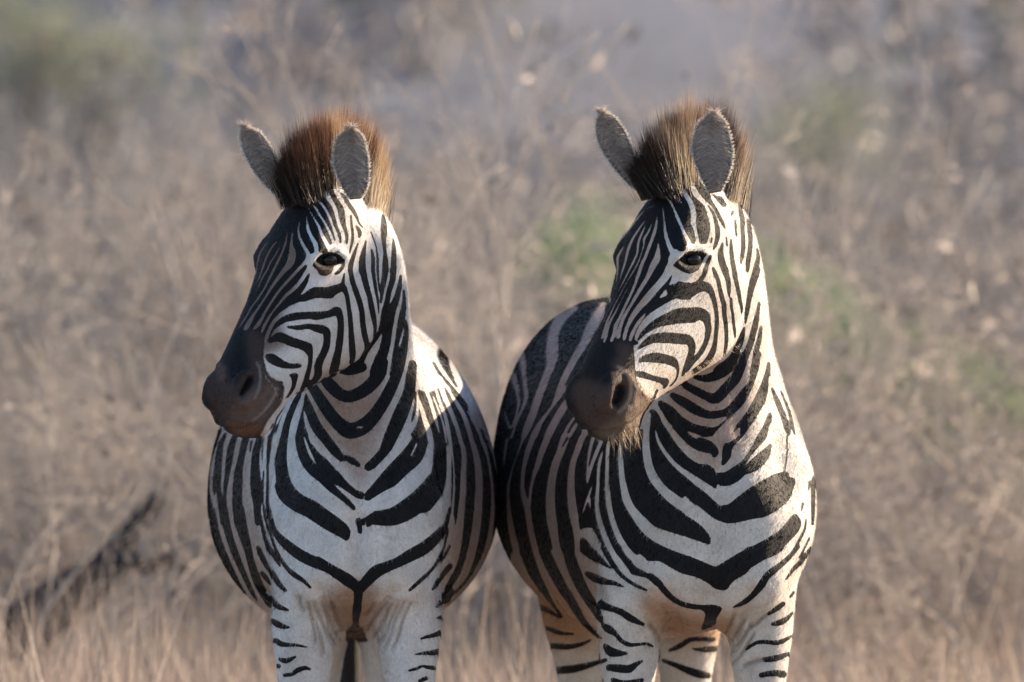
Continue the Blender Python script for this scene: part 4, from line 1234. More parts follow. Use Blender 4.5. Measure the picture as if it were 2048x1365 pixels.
    # tail
    tb = MB()
    tx = cfg['torso'][-1][1] - 12
    tb.rings(leg_rings([(760, tx, -1600, 30, 26), (860, tx + 5, -1690, 26, 22), (1050, tx + 12, -1720, 20, 18), (1300, tx + 10, -1720, 22, 22), (1550, tx + 6, -1715, 30, 28), (1700, tx, -1710, 8, 8)]))
    to = mesh_obj('tail', tb.v, tb.f, M_COAT, body)
    zz = np.array([v[2] for v in tb.v])
    set_attr(to.data, 'coat', 'FLOAT', np.where(zz < 0.75, 1.0, 0.5 + 0.5 * np.sin(zz / 0.05 * 6.28)))
    set_attr(to.data, 'light', 'FLOAT_COLOR', np.tile([0.55, 0.5, 0.45], (len(zz), 1))); set_attr(to.data, 'dark', 'FLOAT_COLOR', np.tile([0.012, 0.011, 0.012], (len(zz), 1)))
    return body


CFG1.update(
    white=(0.59, 0.57, 0.565), eye=(660, 521),
    ears=[([(566, 392), (545, 385), (514, 352), (490, 312), (480, 275), (487, 256)], [(590, 372), (572, 352), (556, 325), (540, 292), (520, 266), (492, 254)], 35, 20, 0.13),
          ([(700, 400), (682, 372), (668, 335), (667, 305), (676, 275), (700, 258)], [(722, 398), (735, 372), (738, 335), (733, 300), (724, 272), (706, 257)], 112, 92, 0.15)],
    mane=[(592, 402, 105, 560, 330, 135), (606, 396, 95, 572, 282, 120), (622, 390, 80, 598, 244, 90), (642, 384, 60, 632, 222, 50), (664, 380, 30, 668, 212, 5), (686, 383, -10, 704, 213, -50),
          (705, 392, -50, 736, 234, -100), (722, 405, -90, 760, 272, -150), (736, 425, -130, 758, 318, -190), (744, 446, -170, 758, 372, -210)],
    mane_white=[(0.44, 0.05, 0.9), (0.60, 0.05, 0.8), (0.83, 0.14, 0.95)],
    mane_tip=(0.18, 0.074, 0.038), mane_tip_w=(0.42, 0.25, 0.13),
    whiskers=[(470, 855, 520, 845, 25, -0.1, 0.6, 12, (0.2, 0.15, 0.12)), (530, 750, 565, 800, 50, 0.2, 0.9, 9, (0.40, 0.36, 0.34)), (640, 504, 680, 504, 40, -0.3, 0.1, 12, (0.02, 0.015, 0.012)), (498, 500, 504, 488, 20, -1, 0.5, 12, (0.02, 0.015, 0.012))],
)
CFG2.update(
    white=(0.56, 0.525, 0.495), eye=(1388, 520),
    ears=[([(1282, 385), (1258, 370), (1226, 335), (1200, 295), (1191, 255), (1199, 225)], [(1305, 372), (1288, 345), (1270, 312), (1254, 270), (1232, 238), (1206, 222)], 35, 20, 0.13),
          ([(1418, 388), (1400, 352), (1386, 315), (1384, 285), (1396, 248), (1424, 228)], [(1442, 384), (1458, 350), (1465, 315), (1462, 278), (1450, 244), (1432, 226)], 112, 92, 0.15)],
    mane=[(1312, 386, 105, 1262, 322, 130), (1326, 380, 95, 1286, 272, 115), (1342, 374, 80, 1318, 228, 80), (1360, 370, 60, 1352, 203, 40), (1382, 368, 30, 1388, 192, 0), (1404, 370, -10, 1426, 194, -50),
          (1424, 378, -50, 1458, 216, -100), (1442, 390, -90, 1478, 258, -150), (1453, 405, -130, 1474, 305, -190), (1460, 430, -170, 1474, 352, -210)],
    mane_white=[(0.22, 0.05, 0.7), (0.36, 0.06, 0.85), (0.47, 0.03, 0.9), (0.85, 0.10, 0.8)],
    mane_tip=(0.085, 0.048, 0.038), mane_tip_w=(0.35, 0.22, 0.14),
    whiskers=[(1262, 740, 1300, 800, 70, 0.3, 0.9, 12, (0.55, 0.42, 0.32)), (1212, 872, 1298, 848, 105, 0.15, 1.0, 46, (0.36, 0.28, 0.20)), (1290, 850, 1320, 800, 30, 0.5, 0.8, 14, (0.5, 0.42, 0.3)), (1365, 502, 1412, 502, 40, -0.3, 0.1, 12, (0.02, 0.015, 0.012)),
              (1216, 500, 1222, 486, 40, -0.8, 0.8, 24, (0.02, 0.015, 0.012)), (1370, 748, 1480, 690, 50, 0.6, 0.8, 12, (0.6, 0.5, 0.4))],
)
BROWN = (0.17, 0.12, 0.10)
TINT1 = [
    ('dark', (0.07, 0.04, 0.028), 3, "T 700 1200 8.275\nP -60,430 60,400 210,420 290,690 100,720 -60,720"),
    ('light', (0.36, 0.29, 0.26), 14, "T 400 840 5\nP 0,0 560,0 560,300 520,700 640,1100 700,2000 0,2000"),  # left barrel shade painted into the white hair
    ('light', (0.30, 0.24, 0.22), 16, "T 840 820 5\nP 330,150 850,0 850,2100 230,2100 280,1300"),  # right barrel, deeper shade painted into the white hair
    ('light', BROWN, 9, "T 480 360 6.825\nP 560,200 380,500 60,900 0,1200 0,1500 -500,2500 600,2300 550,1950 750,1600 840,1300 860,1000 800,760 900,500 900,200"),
    ('light', (0.33, 0.245, 0.205), 18, "T 540 740 4.0147\nP 300,0 850,0 950,300 850,700 740,980 600,800 350,450"),  # neck shade painted into the white hair
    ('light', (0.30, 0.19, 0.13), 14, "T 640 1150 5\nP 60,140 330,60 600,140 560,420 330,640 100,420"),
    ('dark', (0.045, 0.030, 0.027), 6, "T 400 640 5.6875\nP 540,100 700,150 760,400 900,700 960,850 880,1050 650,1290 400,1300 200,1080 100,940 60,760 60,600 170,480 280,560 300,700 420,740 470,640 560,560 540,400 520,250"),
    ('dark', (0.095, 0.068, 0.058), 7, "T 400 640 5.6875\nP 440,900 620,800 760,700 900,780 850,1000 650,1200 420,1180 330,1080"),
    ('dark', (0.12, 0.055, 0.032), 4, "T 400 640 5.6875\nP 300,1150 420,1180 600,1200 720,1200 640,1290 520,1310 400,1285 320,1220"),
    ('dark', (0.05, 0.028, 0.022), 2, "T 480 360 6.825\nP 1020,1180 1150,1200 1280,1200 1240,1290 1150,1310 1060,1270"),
    ('dark', (0.002, 0.002, 0.002), 2, "T 400 640 5.6875\nP 545,640 600,640 605,720 560,780 480,860 465,850 500,770 530,700"),  # nostril hollow, its darkness painted in
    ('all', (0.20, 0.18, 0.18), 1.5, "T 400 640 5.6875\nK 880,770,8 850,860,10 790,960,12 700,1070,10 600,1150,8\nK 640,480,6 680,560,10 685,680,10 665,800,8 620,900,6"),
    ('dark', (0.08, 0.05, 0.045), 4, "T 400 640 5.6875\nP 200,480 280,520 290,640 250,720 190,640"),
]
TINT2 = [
    ('light', (0.31, 0.25, 0.23), 16, "T 980 580 5\nP -50,-50 1050,-50 1050,1500 900,2400 1100,3100 200,3100 -50,1500"),  # shade on rump and left barrel painted into the white hair
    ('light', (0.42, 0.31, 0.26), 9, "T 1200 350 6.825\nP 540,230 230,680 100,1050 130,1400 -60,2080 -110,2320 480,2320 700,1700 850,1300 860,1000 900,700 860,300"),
    ('light', (0.40, 0.30, 0.245), 18, "T 1280 720 4.0147\nP 200,200 800,-20 900,200 900,600 680,900 400,800"),  # neck and upper chest, shade painted into the white hair
    ('light', (0.36, 0.22, 0.13), 18, "T 1060 1105 5.25\nP -100,200 500,500 760,850 760,1000 300,1000 -100,900"),  # dirty brown belly with warm bounce light painted in
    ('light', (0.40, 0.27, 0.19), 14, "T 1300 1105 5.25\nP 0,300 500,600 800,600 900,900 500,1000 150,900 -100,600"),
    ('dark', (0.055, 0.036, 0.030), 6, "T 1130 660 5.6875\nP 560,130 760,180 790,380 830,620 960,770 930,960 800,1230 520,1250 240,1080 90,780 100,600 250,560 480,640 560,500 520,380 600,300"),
    ('dark', (0.002, 0.002, 0.002), 2.5, "T 1130 660 5.6875\nP 600,620 660,630 690,700 660,790 600,850 560,850 550,800 575,720"),  # dark of the nostril opening painted in
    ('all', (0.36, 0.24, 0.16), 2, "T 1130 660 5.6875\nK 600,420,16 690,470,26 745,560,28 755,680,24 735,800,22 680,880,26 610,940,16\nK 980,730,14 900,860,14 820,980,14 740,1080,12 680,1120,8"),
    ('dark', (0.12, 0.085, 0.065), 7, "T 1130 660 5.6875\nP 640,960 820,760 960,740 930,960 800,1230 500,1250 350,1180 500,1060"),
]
# ------------------------------------------------------------------ setting
def zground(x, y):
    base = 0.012 * max(0, y - 14) + 0.30 * max(0, y - 52)
    return base + 0.05 * math.sin(x * 0.35 + 1) * math.sin(y * 0.22) * min(1, max(0, y - 3) / 5) + 0.6 * math.sin(x * 0.05) * max(0, y - 60) / 60


def build_ground():
    m, nt, b, out = new_mat("dry_earth")
    tc = nt.nodes.new("ShaderNodeTexCoord")
    n = noise(nt, 0.22, 6, tc.outputs['Object'], 0.6); n2 = noise(nt, 3.0, 5, tc.outputs['Object'], 0.6)
    r = nt.nodes.new("ShaderNodeValToRGB")
    e = r.color_ramp.elements
    e[0].position = 0.32; e[0].color = (0.11, 0.10, 0.095, 1); e[1].position = 0.7; e[1].color = (0.30, 0.26, 0.23, 1)
    x = e.new(0.5); x.color = (0.20, 0.175, 0.16, 1)
    nt.links.new(n.outputs[0], r.inputs[0])
    mr = nt.nodes.new("ShaderNodeMapRange"); mr.inputs['To Min'].default_value = 0.6; mr.inputs['To Max'].default_value = 1.4
    nt.links.new(n2.outputs[0], mr.inputs[0])
    vm = nt.nodes.new("ShaderNodeVectorMath"); vm.operation = 'SCALE'
    # the far slope has bluish haze painted in, the flat in front brown earth
    sx = nt.nodes.new("ShaderNodeSeparateXYZ"); nt.links.new(tc.outputs['Object'], sx.inputs[0])
    fm = nt.nodes.new("ShaderNodeMapRange"); fm.inputs['From Min'].default_value = 46; fm.inputs['From Max'].default_value = 56
    nt.links.new(sx.outputs['Y'], fm.inputs[0])
    hm = nt.nodes.new("ShaderNodeMix"); hm.data_type = 'RGBA'
    r2 = nt.nodes.new("ShaderNodeValToRGB"); e2 = r2.color_ramp.elements
    e2[0].position = 0.35; e2[0].color = (0.14, 0.155, 0.195, 1); e2[1].position = 0.68; e2[1].color = (0.25, 0.255, 0.295, 1)
    nt.links.new(n.outputs[0], r2.inputs[0])
    nt.links.new(fm.outputs[0], hm.inputs[0]); nt.links.new(r.outputs[0], hm.inputs[6]); nt.links.new(r2.outputs[0], hm.inputs[7])
    nt.links.new(hm.outputs[2], vm.inputs[0]); nt.links.new(mr.outputs[0], vm.inputs['Scale'])
    nt.links.new(vm.outputs[0], b.inputs['Base Color'])
    b.inputs['Roughness'].default_value = 0.95
    xs = np.concatenate([np.linspace(-600, -40, 15), np.linspace(-36, 36, 60), np.linspace(40, 600, 15)])
    ys = np.concatenate([np.linspace(-60, -4, 8), np.linspace(-2, 60, 80), np.linspace(65, 900, 40)])
    V = [(x, y, zground(x, y)) for y in ys for x in xs]
    nx = len(xs)
    Fc = [(j * nx + i, j * nx + i + 1, (j + 1) * nx + i + 1, (j + 1) * nx + i) for j in range(len(ys) - 1) for i in range(nx - 1)]
    o = mesh_obj('ground', V, Fc, m)
    tag(o, 'dry brown savanna ground rising into a hillside behind the zebras', 'ground', kind='structure')


def leaf_material(name, col, tr=0.35, rough=0.45):
    m = hair_material(name, tr)
    return m


def twig_tubes(paths, sides=4):
    """paths: list of lists of (x,y,z,r) -> verts, faces"""
    V = []; Fc = []
    for p in paths:
        p = np.array(p)
        for k in range(len(p)):
            d = p[min(k + 1, len(p) - 1), :3] - p[max(k - 1, 0), :3]; d /= np.linalg.norm(d) + 1e-9
            a = np.cross(d, [0.3, 0.9, 0.2]); a /= np.linalg.norm(a) + 1e-9; b_ = np.cross(d, a)
            for j in range(sides):
                t = 2 * math.pi * j / sides
                V.append(tuple(p[k, :3] + (a * math.cos(t) + b_ * math.sin(t)) * p[k, 3]))
        base = len(V) - len(p) * sides
        for k in range(len(p) - 1):
            for j in range(sides):
                q = base + k * sides + j; q2 = base + k * sides + (j + 1) % sides
                Fc.append((q, q2, q2 + sides, q + sides))
        Fc.append(tuple(base + j for j in range(sides))[::-1])
        Fc.append(tuple(base + (len(p) - 1) * sides + j for j in range(sides)))
    return V, Fc


def leaf_cards(name, pts, size, cols, mat, parent, rng, aspect=0.5):
    n = len(pts)
    a = rng.normal(size=(n, 3)); a /= np.linalg.norm(a, axis=1)[:, None]
    b_ = np.cross(a, rng.normal(size=(n, 3))); b_ /= np.linalg.norm(b_, axis=1)[:, None]
    c_ = np.cross(a, b_)
    s = size[:, None]
    V = np.stack([pts - a * s, pts + b_ * s * aspect + c_ * s * 0.12, pts + a * s, pts - b_ * s * aspect + c_ * s * 0.12], 1).reshape(-1, 3)
    Fc = np.arange(4 * n).reshape(-1, 4)
    me = bpy.data.meshes.new(name); me.from_pydata(V.tolist(), [], Fc.tolist()); me.materials.append(mat)
    set_attr(me, 'col', 'FLOAT_COLOR', np.clip(np.repeat(cols, 4, axis=0), 0, 1))
    o = bpy.data.objects.new(name, me); COL.objects.link(o); o.parent = parent
    return o


def grow(rng, h, spread, nstem, nb, depth=2, r0=0.014):
    paths = []; tips = []
    def br(p, d, ln, r, lv):
        n = 5; pts = [(*p, r)]
        q = np.array(p); dd = np.array(d)
        for k in range(n):
            dd = dd + rng.normal(size=3) * 0.16 + np.array([0, 0, 0.03]); dd /= np.linalg.norm(dd)
            q = q + dd * ln / n
            rr = r * (1 - 0.75 * (k + 1) / n)
            pts.append((*q, max(rr, 0.0015)))
            if lv < depth and k >= 1:
                for _ in range(nb):
                    d2 = dd + rng.normal(size=3) * 0.75; d2 /= np.linalg.norm(d2)
                    br(tuple(q), d2, ln * rng.uniform(0.35, 0.6), rr * 0.6, lv + 1)
            if lv >= 1: tips.append(q.copy())
        paths.append(pts)
    for _ in range(nstem):
        d = np.array([rng.normal() * spread, rng.normal() * spread, 1.0]); d /= np.linalg.norm(d)
        br((rng.normal() * 0.06, rng.normal() * 0.06, -0.05), d, h * rng.uniform(0.7, 1.05), r0, 0)
    return paths, np.array(tips)


def make_bush(name, label, cat, group, seed, h, spread, nstem, nb, nleaf, lsize, pal, bark, r0=0.014, gl=0.22):
    rng = np.random.default_rng(seed)
    root = bpy.data.objects.new(name, None); COL.objects.link(root)
    tag(root, label, cat, group)
    paths, tips = grow(rng, h, spread, nstem, nb, 2, r0)
    V, Fc = twig_tubes(paths, 4)
    mesh_obj('branches', V, Fc, bark, root)
    if nleaf:
        k = rng.integers(0, len(tips), nleaf)
        pts = tips[k] + rng.normal(size=(nleaf, 3)) * 0.035
        pal = np.array(pal)
        cols = pal[rng.integers(0, len(pal), nleaf)] * rng.uniform(0.6, 1.3, nleaf)[:, None]
        glint = rng.random(nleaf) < gl
        cols = cols * 0.7
        cols[glint] = np.array([0.47, 0.40, 0.36]) * rng.uniform(0.7, 1.2, glint.sum())[:, None]  # pale colour painted in for sun glints on leaves
        leaf_cards('leaves', pts, rng.uniform(0.5, 1.2, nleaf) * lsize * np.where(glint, 1.25, 1.0), cols, M_LEAF, root, rng)
    BUSH_H[name + label] = (float(np.percentile(tips[:, 2], 93)), float(np.percentile(np.abs(tips[:, 0]), 90)))
    return root


BUSH_H = {}


def place(root, used, x, y, rz, sc, label=None, group=None):
    if root.name in used:
        r = root.copy(); COL.objects.link(r)
        for ch in list(root.children):
            c = ch.copy(); COL.objects.link(c); c.parent = r
    else:
        used.add(root.name); r = root
    r.location = (x, y, zground(x, y)); r.rotation_euler = (0, 0, rz); r.scale = (sc, sc, sc)
    if label: r['label'] = label
    if group: r['group'] = group
    return r


def wx(X, y): return (X - 1024) / 1000 * (FOC + y) / FOC
def wz(Y, y): return CZ + (682.5 - Y) / 1000 * (FOC + y) / FOC


M_LEAF = hair_material("dry_leaf", 0.35)
M_BARK = plain_material("grey_bark", (0.27, 0.25, 0.245), 0.8, 0.2)
M_BARK_DARK = plain_material("charred_bark", (0.018, 0.017, 0.02), 0.9, 0.1)
M_BARK_PALE = plain_material("pale_bark", (0.35, 0.30, 0.265), 0.7, 0.3)


def build_background():
    build_ground()
    used = set(); rng = np.random.default_rng(5)
    tan = [(0.25, 0.215, 0.195), (0.18, 0.17, 0.17), (0.33, 0.28, 0.245), (0.15, 0.15, 0.155)]
    grey = [(0.08, 0.083, 0.10), (0.13, 0.125, 0.135), (0.05, 0.055, 0.07)]
    green = [(0.18, 0.30, 0.11), (0.25, 0.36, 0.16), (0.15, 0.25, 0.10)]
    olive = [(0.20, 0.23, 0.15), (0.26, 0.27, 0.20)]
    G1 = 'dry twiggy bushes behind the zebras'
    protos = [make_bush('dry_bush', 'dry leafless twiggy bush with pale tan leaves blurred behind the zebras', 'bush', G1, 1, 1.5, 0.5, 11, 4, 650, 0.024, tan, M_BARK_PALE, 0.024),
              make_bush('dry_bush', 'low grey twiggy bush with few leaves blurred behind the zebras', 'bush', G1, 2, 1.2, 0.55, 11, 4, 600, 0.022, grey, M_BARK, 0.028),
              make_bush('dry_bush', 'bushy scrub with reddish tan dry leaves blurred behind the zebras', 'bush', G1, 3, 1.35, 0.6, 9, 4, 700, 0.030, tan, M_BARK_PALE, 0.03)]
    back = [make_bush('dry_bush', 'rounded grey brown bush in the farther scrub', 'bush', G1, 4, 1.4, 0.5, 9, 3, 900, 0.030, grey + tan[:1], M_BARK, 0.022, 0.1),
            make_bush('dry_bush', 'loose tan bush in the farther scrub', 'bush', G1, 5, 1.5, 0.45, 8, 3, 800, 0.034, tan + grey[:1], M_BARK, 0.022, 0.1)]
    greens = ((1135, 520), (1600, 600), (1730, 690), (1880, 770), (2020, 860), (190, 120), (60, 50), (1640, 250))
    # rows of scrub: nearer ones low, farther ones higher up the picture
    for (y0, y1, cnt, s0, s1) in ((8, 12, 9, 0.6, 1.0), (13, 19, 14, 0.8, 1.25), (21, 30, 16, 0.9, 1.3), (34, 50, 28, 0.85, 1.42)):
        for i in range(cnt):
            y = rng.uniform(y0, y1)
            half = 1.3 * (FOC + y) / FOC + 0.4
            x = -half + 2 * half * (i + rng.uniform(0.1, 0.9)) / cnt
            Xp = 1024 + x * 1000 * FOC / (FOC + y)
            sc = rng.uniform(s0, s1)
            for gx, gy in greens:                      # leave the green ones in view
                if abs(Xp - gx) < (215 if y < 20 else 60): sc = min(sc, max(0.2, (wz(gy + 75, y) - zground(x, y)) / 1.9))
            place((protos if y < 20 else back)[rng.integers(0, 3 if y < 20 else 2)], used, x, y, rng.uniform(0, 6.28), sc)
    def green_proto(label, seed, pal):
        r_ = np.random.default_rng(seed)
        root = bpy.data.objects.new('green_bush', None); COL.objects.link(root)
        tag(root, label, 'bush', 'green bushes behind the zebras')
        paths = []
        cl = r_.normal(size=(16, 3)) * np.array([0.5, 0.4, 0.34])
        for c in cl:
            paths.append([(0.03 * r_.normal(), 0.03 * r_.normal(), -1.3, 0.05), (c[0] * 0.3, c[1] * 0.3, -0.7, 0.04), (c[0] * 0.8, c[1] * 0.8, c[2] - 0.2, 0.025), (c[0], c[1], c[2], 0.01)])
        V, Fc = twig_tubes(paths, 5)
        mesh_obj('branches', V, Fc, M_BARK, root)
        n = 5200 if pal[0][1] > 0.231 else 2600
        pts = cl[r_.integers(0, 16, n)] + r_.normal(size=(n, 3)) * 0.26
        cols = np.array(pal)[r_.integers(0, len(pal), n)] * r_.uniform(0.7, 1.25, n)[:, None]
        leaf_cards('leaves', pts, r_.uniform(0.02, 0.05, n), cols, M_LEAF, root, r_)
        return root
    labs = ('leafy green bush between the two zebra heads', 'leafy green bush close to the right of the striped neck', 'green bush in the middle of the green diagonal at the right',
            'rounded green bush low at the right', 'green bush cut by the right edge of the photo', 'pale green bush high on the left of the hillside', 'pale green bush in the top left corner',
            'faint green bush on the hillside right of the taller mane')
    for k, ((X, Y), lab) in enumerate(zip(greens, labs)):
        if k in (0, 5): p = green_proto(lab, 7 + k, green if k < 5 else olive)
        y = (20.0, 20.0, 18.0, 13.0, 12.0)[k] if k < 5 else 33.0
        m_ = (FOC + y) / FOC / 1000
        r = place(p, used, wx(X, y), y, rng.uniform(0, 6.28), 1, lab)
        hc = wz(Y, y)
        r.location.z = hc
        r.scale = ((75, 62, 55, 60, 75, 100, 80, 70)[k] * m_ / 0.5, (75, 62, 55, 60, 75, 100, 80, 70)[k] * m_ / 0.5, (hc - zground(wx(X, y), y) + 0.1) / 1.3 if k < 0 else 75 * m_ / 0.5)
        # the stems reach the ground
        need = (hc - zground(wx(X, y), y)) / r.scale[2]
        st = [c for c in r.children if c.name.startswith('branches')][0]
        if need > 1.3:
            st.data = st.data.copy()
            for v in st.data.vertices:
                if v.co.z < -1.2: v.co.z = -need - 0.05
    # tangled leafless stems close behind the zebras
    tw = [make_bush('bare_bush', 'bare pale tangle of twigs close behind the zebras', 'bush', 'bare tangled twigs behind the zebras', 61, 1.9, 0.6, 5, 2, 160, 0.018, tan, M_BARK_PALE, 0.013, 0.25),
          make_bush('bare_bush', 'bare pale tangle of twigs close behind the zebras', 'bush', 'bare tangled twigs behind the zebras', 62, 1.6, 0.8, 6, 2, 160, 0.018, tan, M_BARK_PALE, 0.012, 0.25)]
    tw2 = [make_bush('bare_bush', 'bare tangle of twigs with a few pale dry leaves in the middle distance', 'bush', 'bare tangled twigs with pale leaves', 63, 1.7, 0.7, 6, 3, 420, 0.026, tan, M_BARK_PALE, 0.018, 0.5),
           make_bush('bare_bush', 'bare tangle of twigs with a few pale dry leaves in the middle distance', 'bush', 'bare tangled twigs with pale leaves', 64, 1.5, 0.8, 7, 3, 420, 0.026, grey, M_BARK_PALE, 0.018, 0.45)]
    for k, Xb in enumerate((-60, 130, 330, 440, 940, 1010, 1090, 1690, 1800, 1930, 2060)):
        y = rng.uniform(6.5, 11)
        place(tw[k % 2], used, wx(Xb, y), y, rng.uniform(0, 6.28), rng.uniform(0.68, 0.95) * (1 if Xb < 1500 else 0.8))
    for k in range(16):
        y = rng.uniform(10, 17); half = 1.2 * (FOC + y) / FOC
        x = -half + 2 * half * (k + rng.uniform(0.1, 0.9)) / 16; Xp = 1024 + x * 1000 * FOC / (FOC + y)
        sc = rng.uniform(0.85, 1.2)
        for gx, gy in greens:
            if abs(Xp - gx) < 150: sc = min(sc, 0.35)
        place(tw2[k % 2], used, x, y, rng.uniform(0, 6.28), sc)
    # hillside scrub far away
    grey = [(0.24, 0.25, 0.30), (0.30, 0.30, 0.34)]  # leaf colours with bluish haze painted in
    far = [make_bush('hillside_bush', 'small dull bush on the far bluish hillside', 'bush', 'bushes on the far hillside', 11, 2.2, 0.5, 6, 2, 900, 0.09, grey, M_BARK, 0.03),
           make_bush('hillside_bush', 'small dull bush on the far bluish hillside', 'bush', 'bushes on the far hillside', 12, 1.8, 0.6, 6, 2, 900, 0.10, [(0.28, 0.28, 0.28), (0.24, 0.27, 0.25)], M_BARK, 0.03)]
    for i in range(9):
        y = rng.uniform(56, 66); half = 1.15 * (FOC + y) / FOC
        place(far[i % 2], used, rng.uniform(-half, half), y, rng.uniform(0, 6.28), rng.uniform(0.6, 1.2))
    # tall dry grass
    n = 78000
    y = 3.5 + 30 * rng.random(n) ** 1.4
    x = rng.uniform(-1, 1, n) * (1.25 * (FOC + y) / FOC)
    x[52000:] = np.sign(x[52000:]) * (1.25 * (FOC + y[52000:]) / FOC + rng.uniform(0, 4.5, n - 52000))
    y[52000:] = 2 + 26 * rng.random(n - 52000)
    z = np.array([zground(a, b) for a, b in zip(x, y)])
    roots = np.stack([x, y, z], 1)
    clump = 0.5 + 0.5 * np.sin(x * 3.1 + np.sin(y * 2) * 2) * np.sin(y * 1.7 + x)
    hgt = rng.uniform(0.28, 0.56, n) * (0.62 + 0.55 * clump)
    d = np.stack([rng.normal(size=n) * 0.16, rng.normal(size=n) * 0.16, np.ones(n)], 1); d /= np.linalg.norm(d, axis=1)[:, None]
    # a few lone stalks beside the right zebra's foreleg
    for k_, (xa, ya, xt, yt) in enumerate(((1205, 1480, 1286, 1302),)):
        a_ = np.array([wx(xa, -0.6), -0.6, 0.0]); b_ = np.array([wx(xt, -0.6), -0.6, wz(yt, -0.6)])
        roots[k_] = a_; hgt[k_] = np.linalg.norm(b_ - a_); d[k_] = (b_ - a_) / hgt[k_]
    gc = np.array([[0.36, 0.29, 0.245], [0.45, 0.37, 0.31], [0.28, 0.23, 0.205], [0.40, 0.31, 0.265]])[rng.integers(0, 4, n)] * rng.uniform(0.7, 1.15, n)[:, None]
    g = hair_mesh('tall_grass', roots, d, hgt, np.where(np.arange(n) < 1, 0.0022, rng.uniform(0.004, 0.009, n)), gc * 0.8, M_LEAF, None, segs=3, tipcol=gc * 1.05, bend=rng.normal(size=(n, 3)) * 0.22 * (np.arange(n) > 0)[:, None], rng=rng)
    tag(g, 'tall dry pinkish tan grass behind the zebra legs', 'grass', kind='stuff')
    # dark fallen trunk, lower left
    root = bpy.data.objects.new('fallen_trunk', None); COL.objects.link(root); tag(root, 'dark burnt trunk lying slanted in the grass at the lower left', 'trunk')
    yy = 7.2
    def pth(pts, y_, r):
        return [(wx(a, y_ + c), y_ + c, wz(b_, y_ + c), r_ / 1000 * (FOC + y_) / FOC) for a, b_, c, r_ in pts]
    V, Fc = twig_tubes([pth([(-160, 1400, -.3, 66), (-40, 1322, -.2, 62), (40, 1268, 0, 58), (110, 1210, .1, 52), (165, 1175, .15, 50), (200, 1150, .2, 36), (235, 1110, .3, 34), (262, 1060, .35, 20), (300, 1020, .4, 22), (335, 965, .5, 8)], yy, 0)], 10)
    mesh_obj('trunk', V, Fc, M_BARK_DARK, root)
    V, Fc = twig_tubes([pth([(235, 1110, .2, 18), (290, 1130, .3, 20), (340, 1120, .4, 14), (380, 1140, .6, 6)], yy, 0)], 8)
    mesh_obj('branch', V, Fc, M_BARK_DARK, root)
    # pale dead stems, left
    root = bpy.data.objects.new('dead_sapling', None); COL.objects.link(root); tag(root, 'pale dead sapling with arching stems left of the left zebra', 'sapling')
    yy = 13.0
    sp = [[(330, 1330, 0, 9), (345, 1100, 0, 9), (335, 900, .1, 9), (300, 760, .2, 8), (262, 640, .2, 8), (285, 520, .3, 9), (312, 450, .3, 8), (305, 400, .3, 5)],
          [(345, 1100, 0, 7), (380, 900, 0, 7), (372, 760, 0, 7), (362, 640, 0, 8), (345, 540, 0, 9), (318, 450, .1, 7)],
          [(335, 900, .1, 6), (240, 860, .1, 7), (130, 840, .1, 8), (60, 850, .1, 5)],
          [(372, 760, 0, 6), (420, 660, 0, 7), (400, 560, 0, 7), (372, 470, 0, 6), (350, 440, 0, 4)],
          [(262, 640, .2, 6), (180, 600, .2, 8), (120, 560, .2, 6), (80, 520, .2, 4)],
          [(300, 760, .2, 5), (250, 700, .2, 8), (190, 640, .2, 8), (110, 640, .2, 8), (60, 660, .2, 5)],
          [(380, 900, 0, 5), (330, 880, 0, 10), (290, 870, 0, 8)], [(345, 1100, 0, 5), (290, 1060, 0, 7), (230, 1190, 0, 5)]]
    sp = [[(a, b_, c, r_ * 0.7) for a, b_, c, r_ in p] for p in sp]
    V, Fc = twig_tubes([pth(p, yy, 0) for p in sp], 6)
    mesh_obj('stems', V, Fc, M_BARK_PALE, root)
    return used


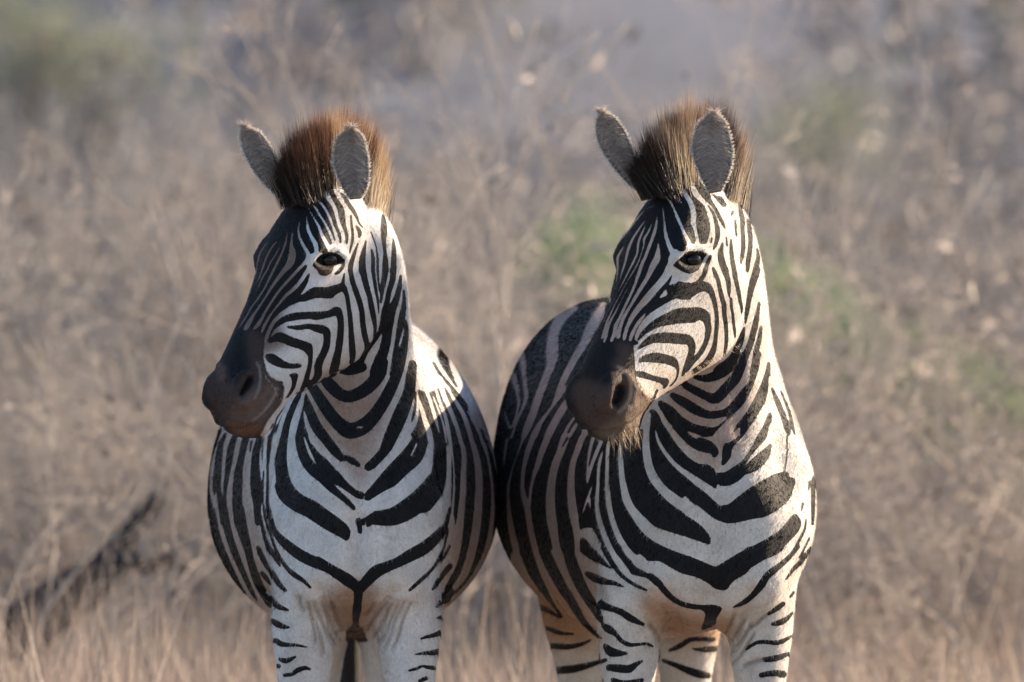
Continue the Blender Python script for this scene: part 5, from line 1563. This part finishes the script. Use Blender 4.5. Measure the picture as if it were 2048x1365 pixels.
def shade_shrub(name, label, a0, a1, b_top, b_bot, r, seed, nleaf):
    """unseen leafy shrub added to cast shade, toward the sun beyond the right edge"""
    rng = np.random.default_rng(seed)
    root = bpy.data.objects.new(name, None); COL.objects.link(root)
    tag(root, label, name.split('_')[-1])
    top = CZ + (682.5 + b_top + r * math.tan(SUN_EL)) / 1000
    x, y = sun_xy((a0 + a1) / 2, r)
    root.location = (x, y, zground(x, y)); root.rotation_euler = (0, 0, SUN_AZ)
    hw = (a1 - a0) / 2000
    paths = []
    for _ in range(9):
        q = np.array([rng.normal() * 0.06, rng.normal() * 0.04, -0.05]); pts = []
        k = 9
        ex, ey = rng.uniform(-0.35, 0.35), rng.uniform(-hw, hw) * 0.8
        for m in range(k + 1):
            t = m / k
            pts.append((q[0] + ex * t + rng.normal() * 0.02, q[1] + ey * t + rng.normal() * 0.015, q[2] + top * t * 0.97, 0.016 * (1 - 0.8 * t)))
        paths.append(pts)
    V, Fc = twig_tubes(paths, 5)
    mesh_obj('branches', V, Fc, M_BARK, root)
    bot = CZ + (682.5 + b_bot + r * math.tan(SUN_EL)) / 1000
    zz = bot + (top - bot) * rng.random(nleaf)
    env = np.where(zz > top * 0.9, np.sqrt(np.clip((top - zz) / (top * 0.1), 0.05, 1)), 1)
    pts = np.stack([rng.uniform(-0.4, 0.4, nleaf), np.clip(rng.normal(size=nleaf) * 0.6, -1.15, 1.15) * hw * env, zz + rng.normal(size=nleaf) * 0.03], 1)
    cols = np.array([[0.22, 0.2, 0.12]]) * rng.uniform(0.6, 1.3, nleaf)[:, None]
    leaf_cards('leaves', pts, rng.uniform(0.015, 0.035, nleaf), cols, M_LEAF, root, rng)


used = build_background()



def sun_xy(a, r):
    """a = offset across the sun's direction, r = distance towards the sun (mm) -> world x, y"""
    ca, sa = math.cos(SUN_AZ), math.sin(SUN_AZ)
    Xp = r * ca - a * sa; B = r * sa + a * ca
    return (Xp - 1024) / 1000, B / 1000


shade_shrub('sapling', 'unseen slender sapling with one leaf tuft, added to cast shade outside the right edge', -575, -215, -925, -1090, 5500, 31, 3000)  # added so its tuft shades the left zebra's face
shade_shrub('low_shade_shrub', 'unseen low leafy shrub, added to cast shade outside the right edge', 560, 770, -1285, -2600, 5500, 32, 5200)  # added to shade the right zebra's rump

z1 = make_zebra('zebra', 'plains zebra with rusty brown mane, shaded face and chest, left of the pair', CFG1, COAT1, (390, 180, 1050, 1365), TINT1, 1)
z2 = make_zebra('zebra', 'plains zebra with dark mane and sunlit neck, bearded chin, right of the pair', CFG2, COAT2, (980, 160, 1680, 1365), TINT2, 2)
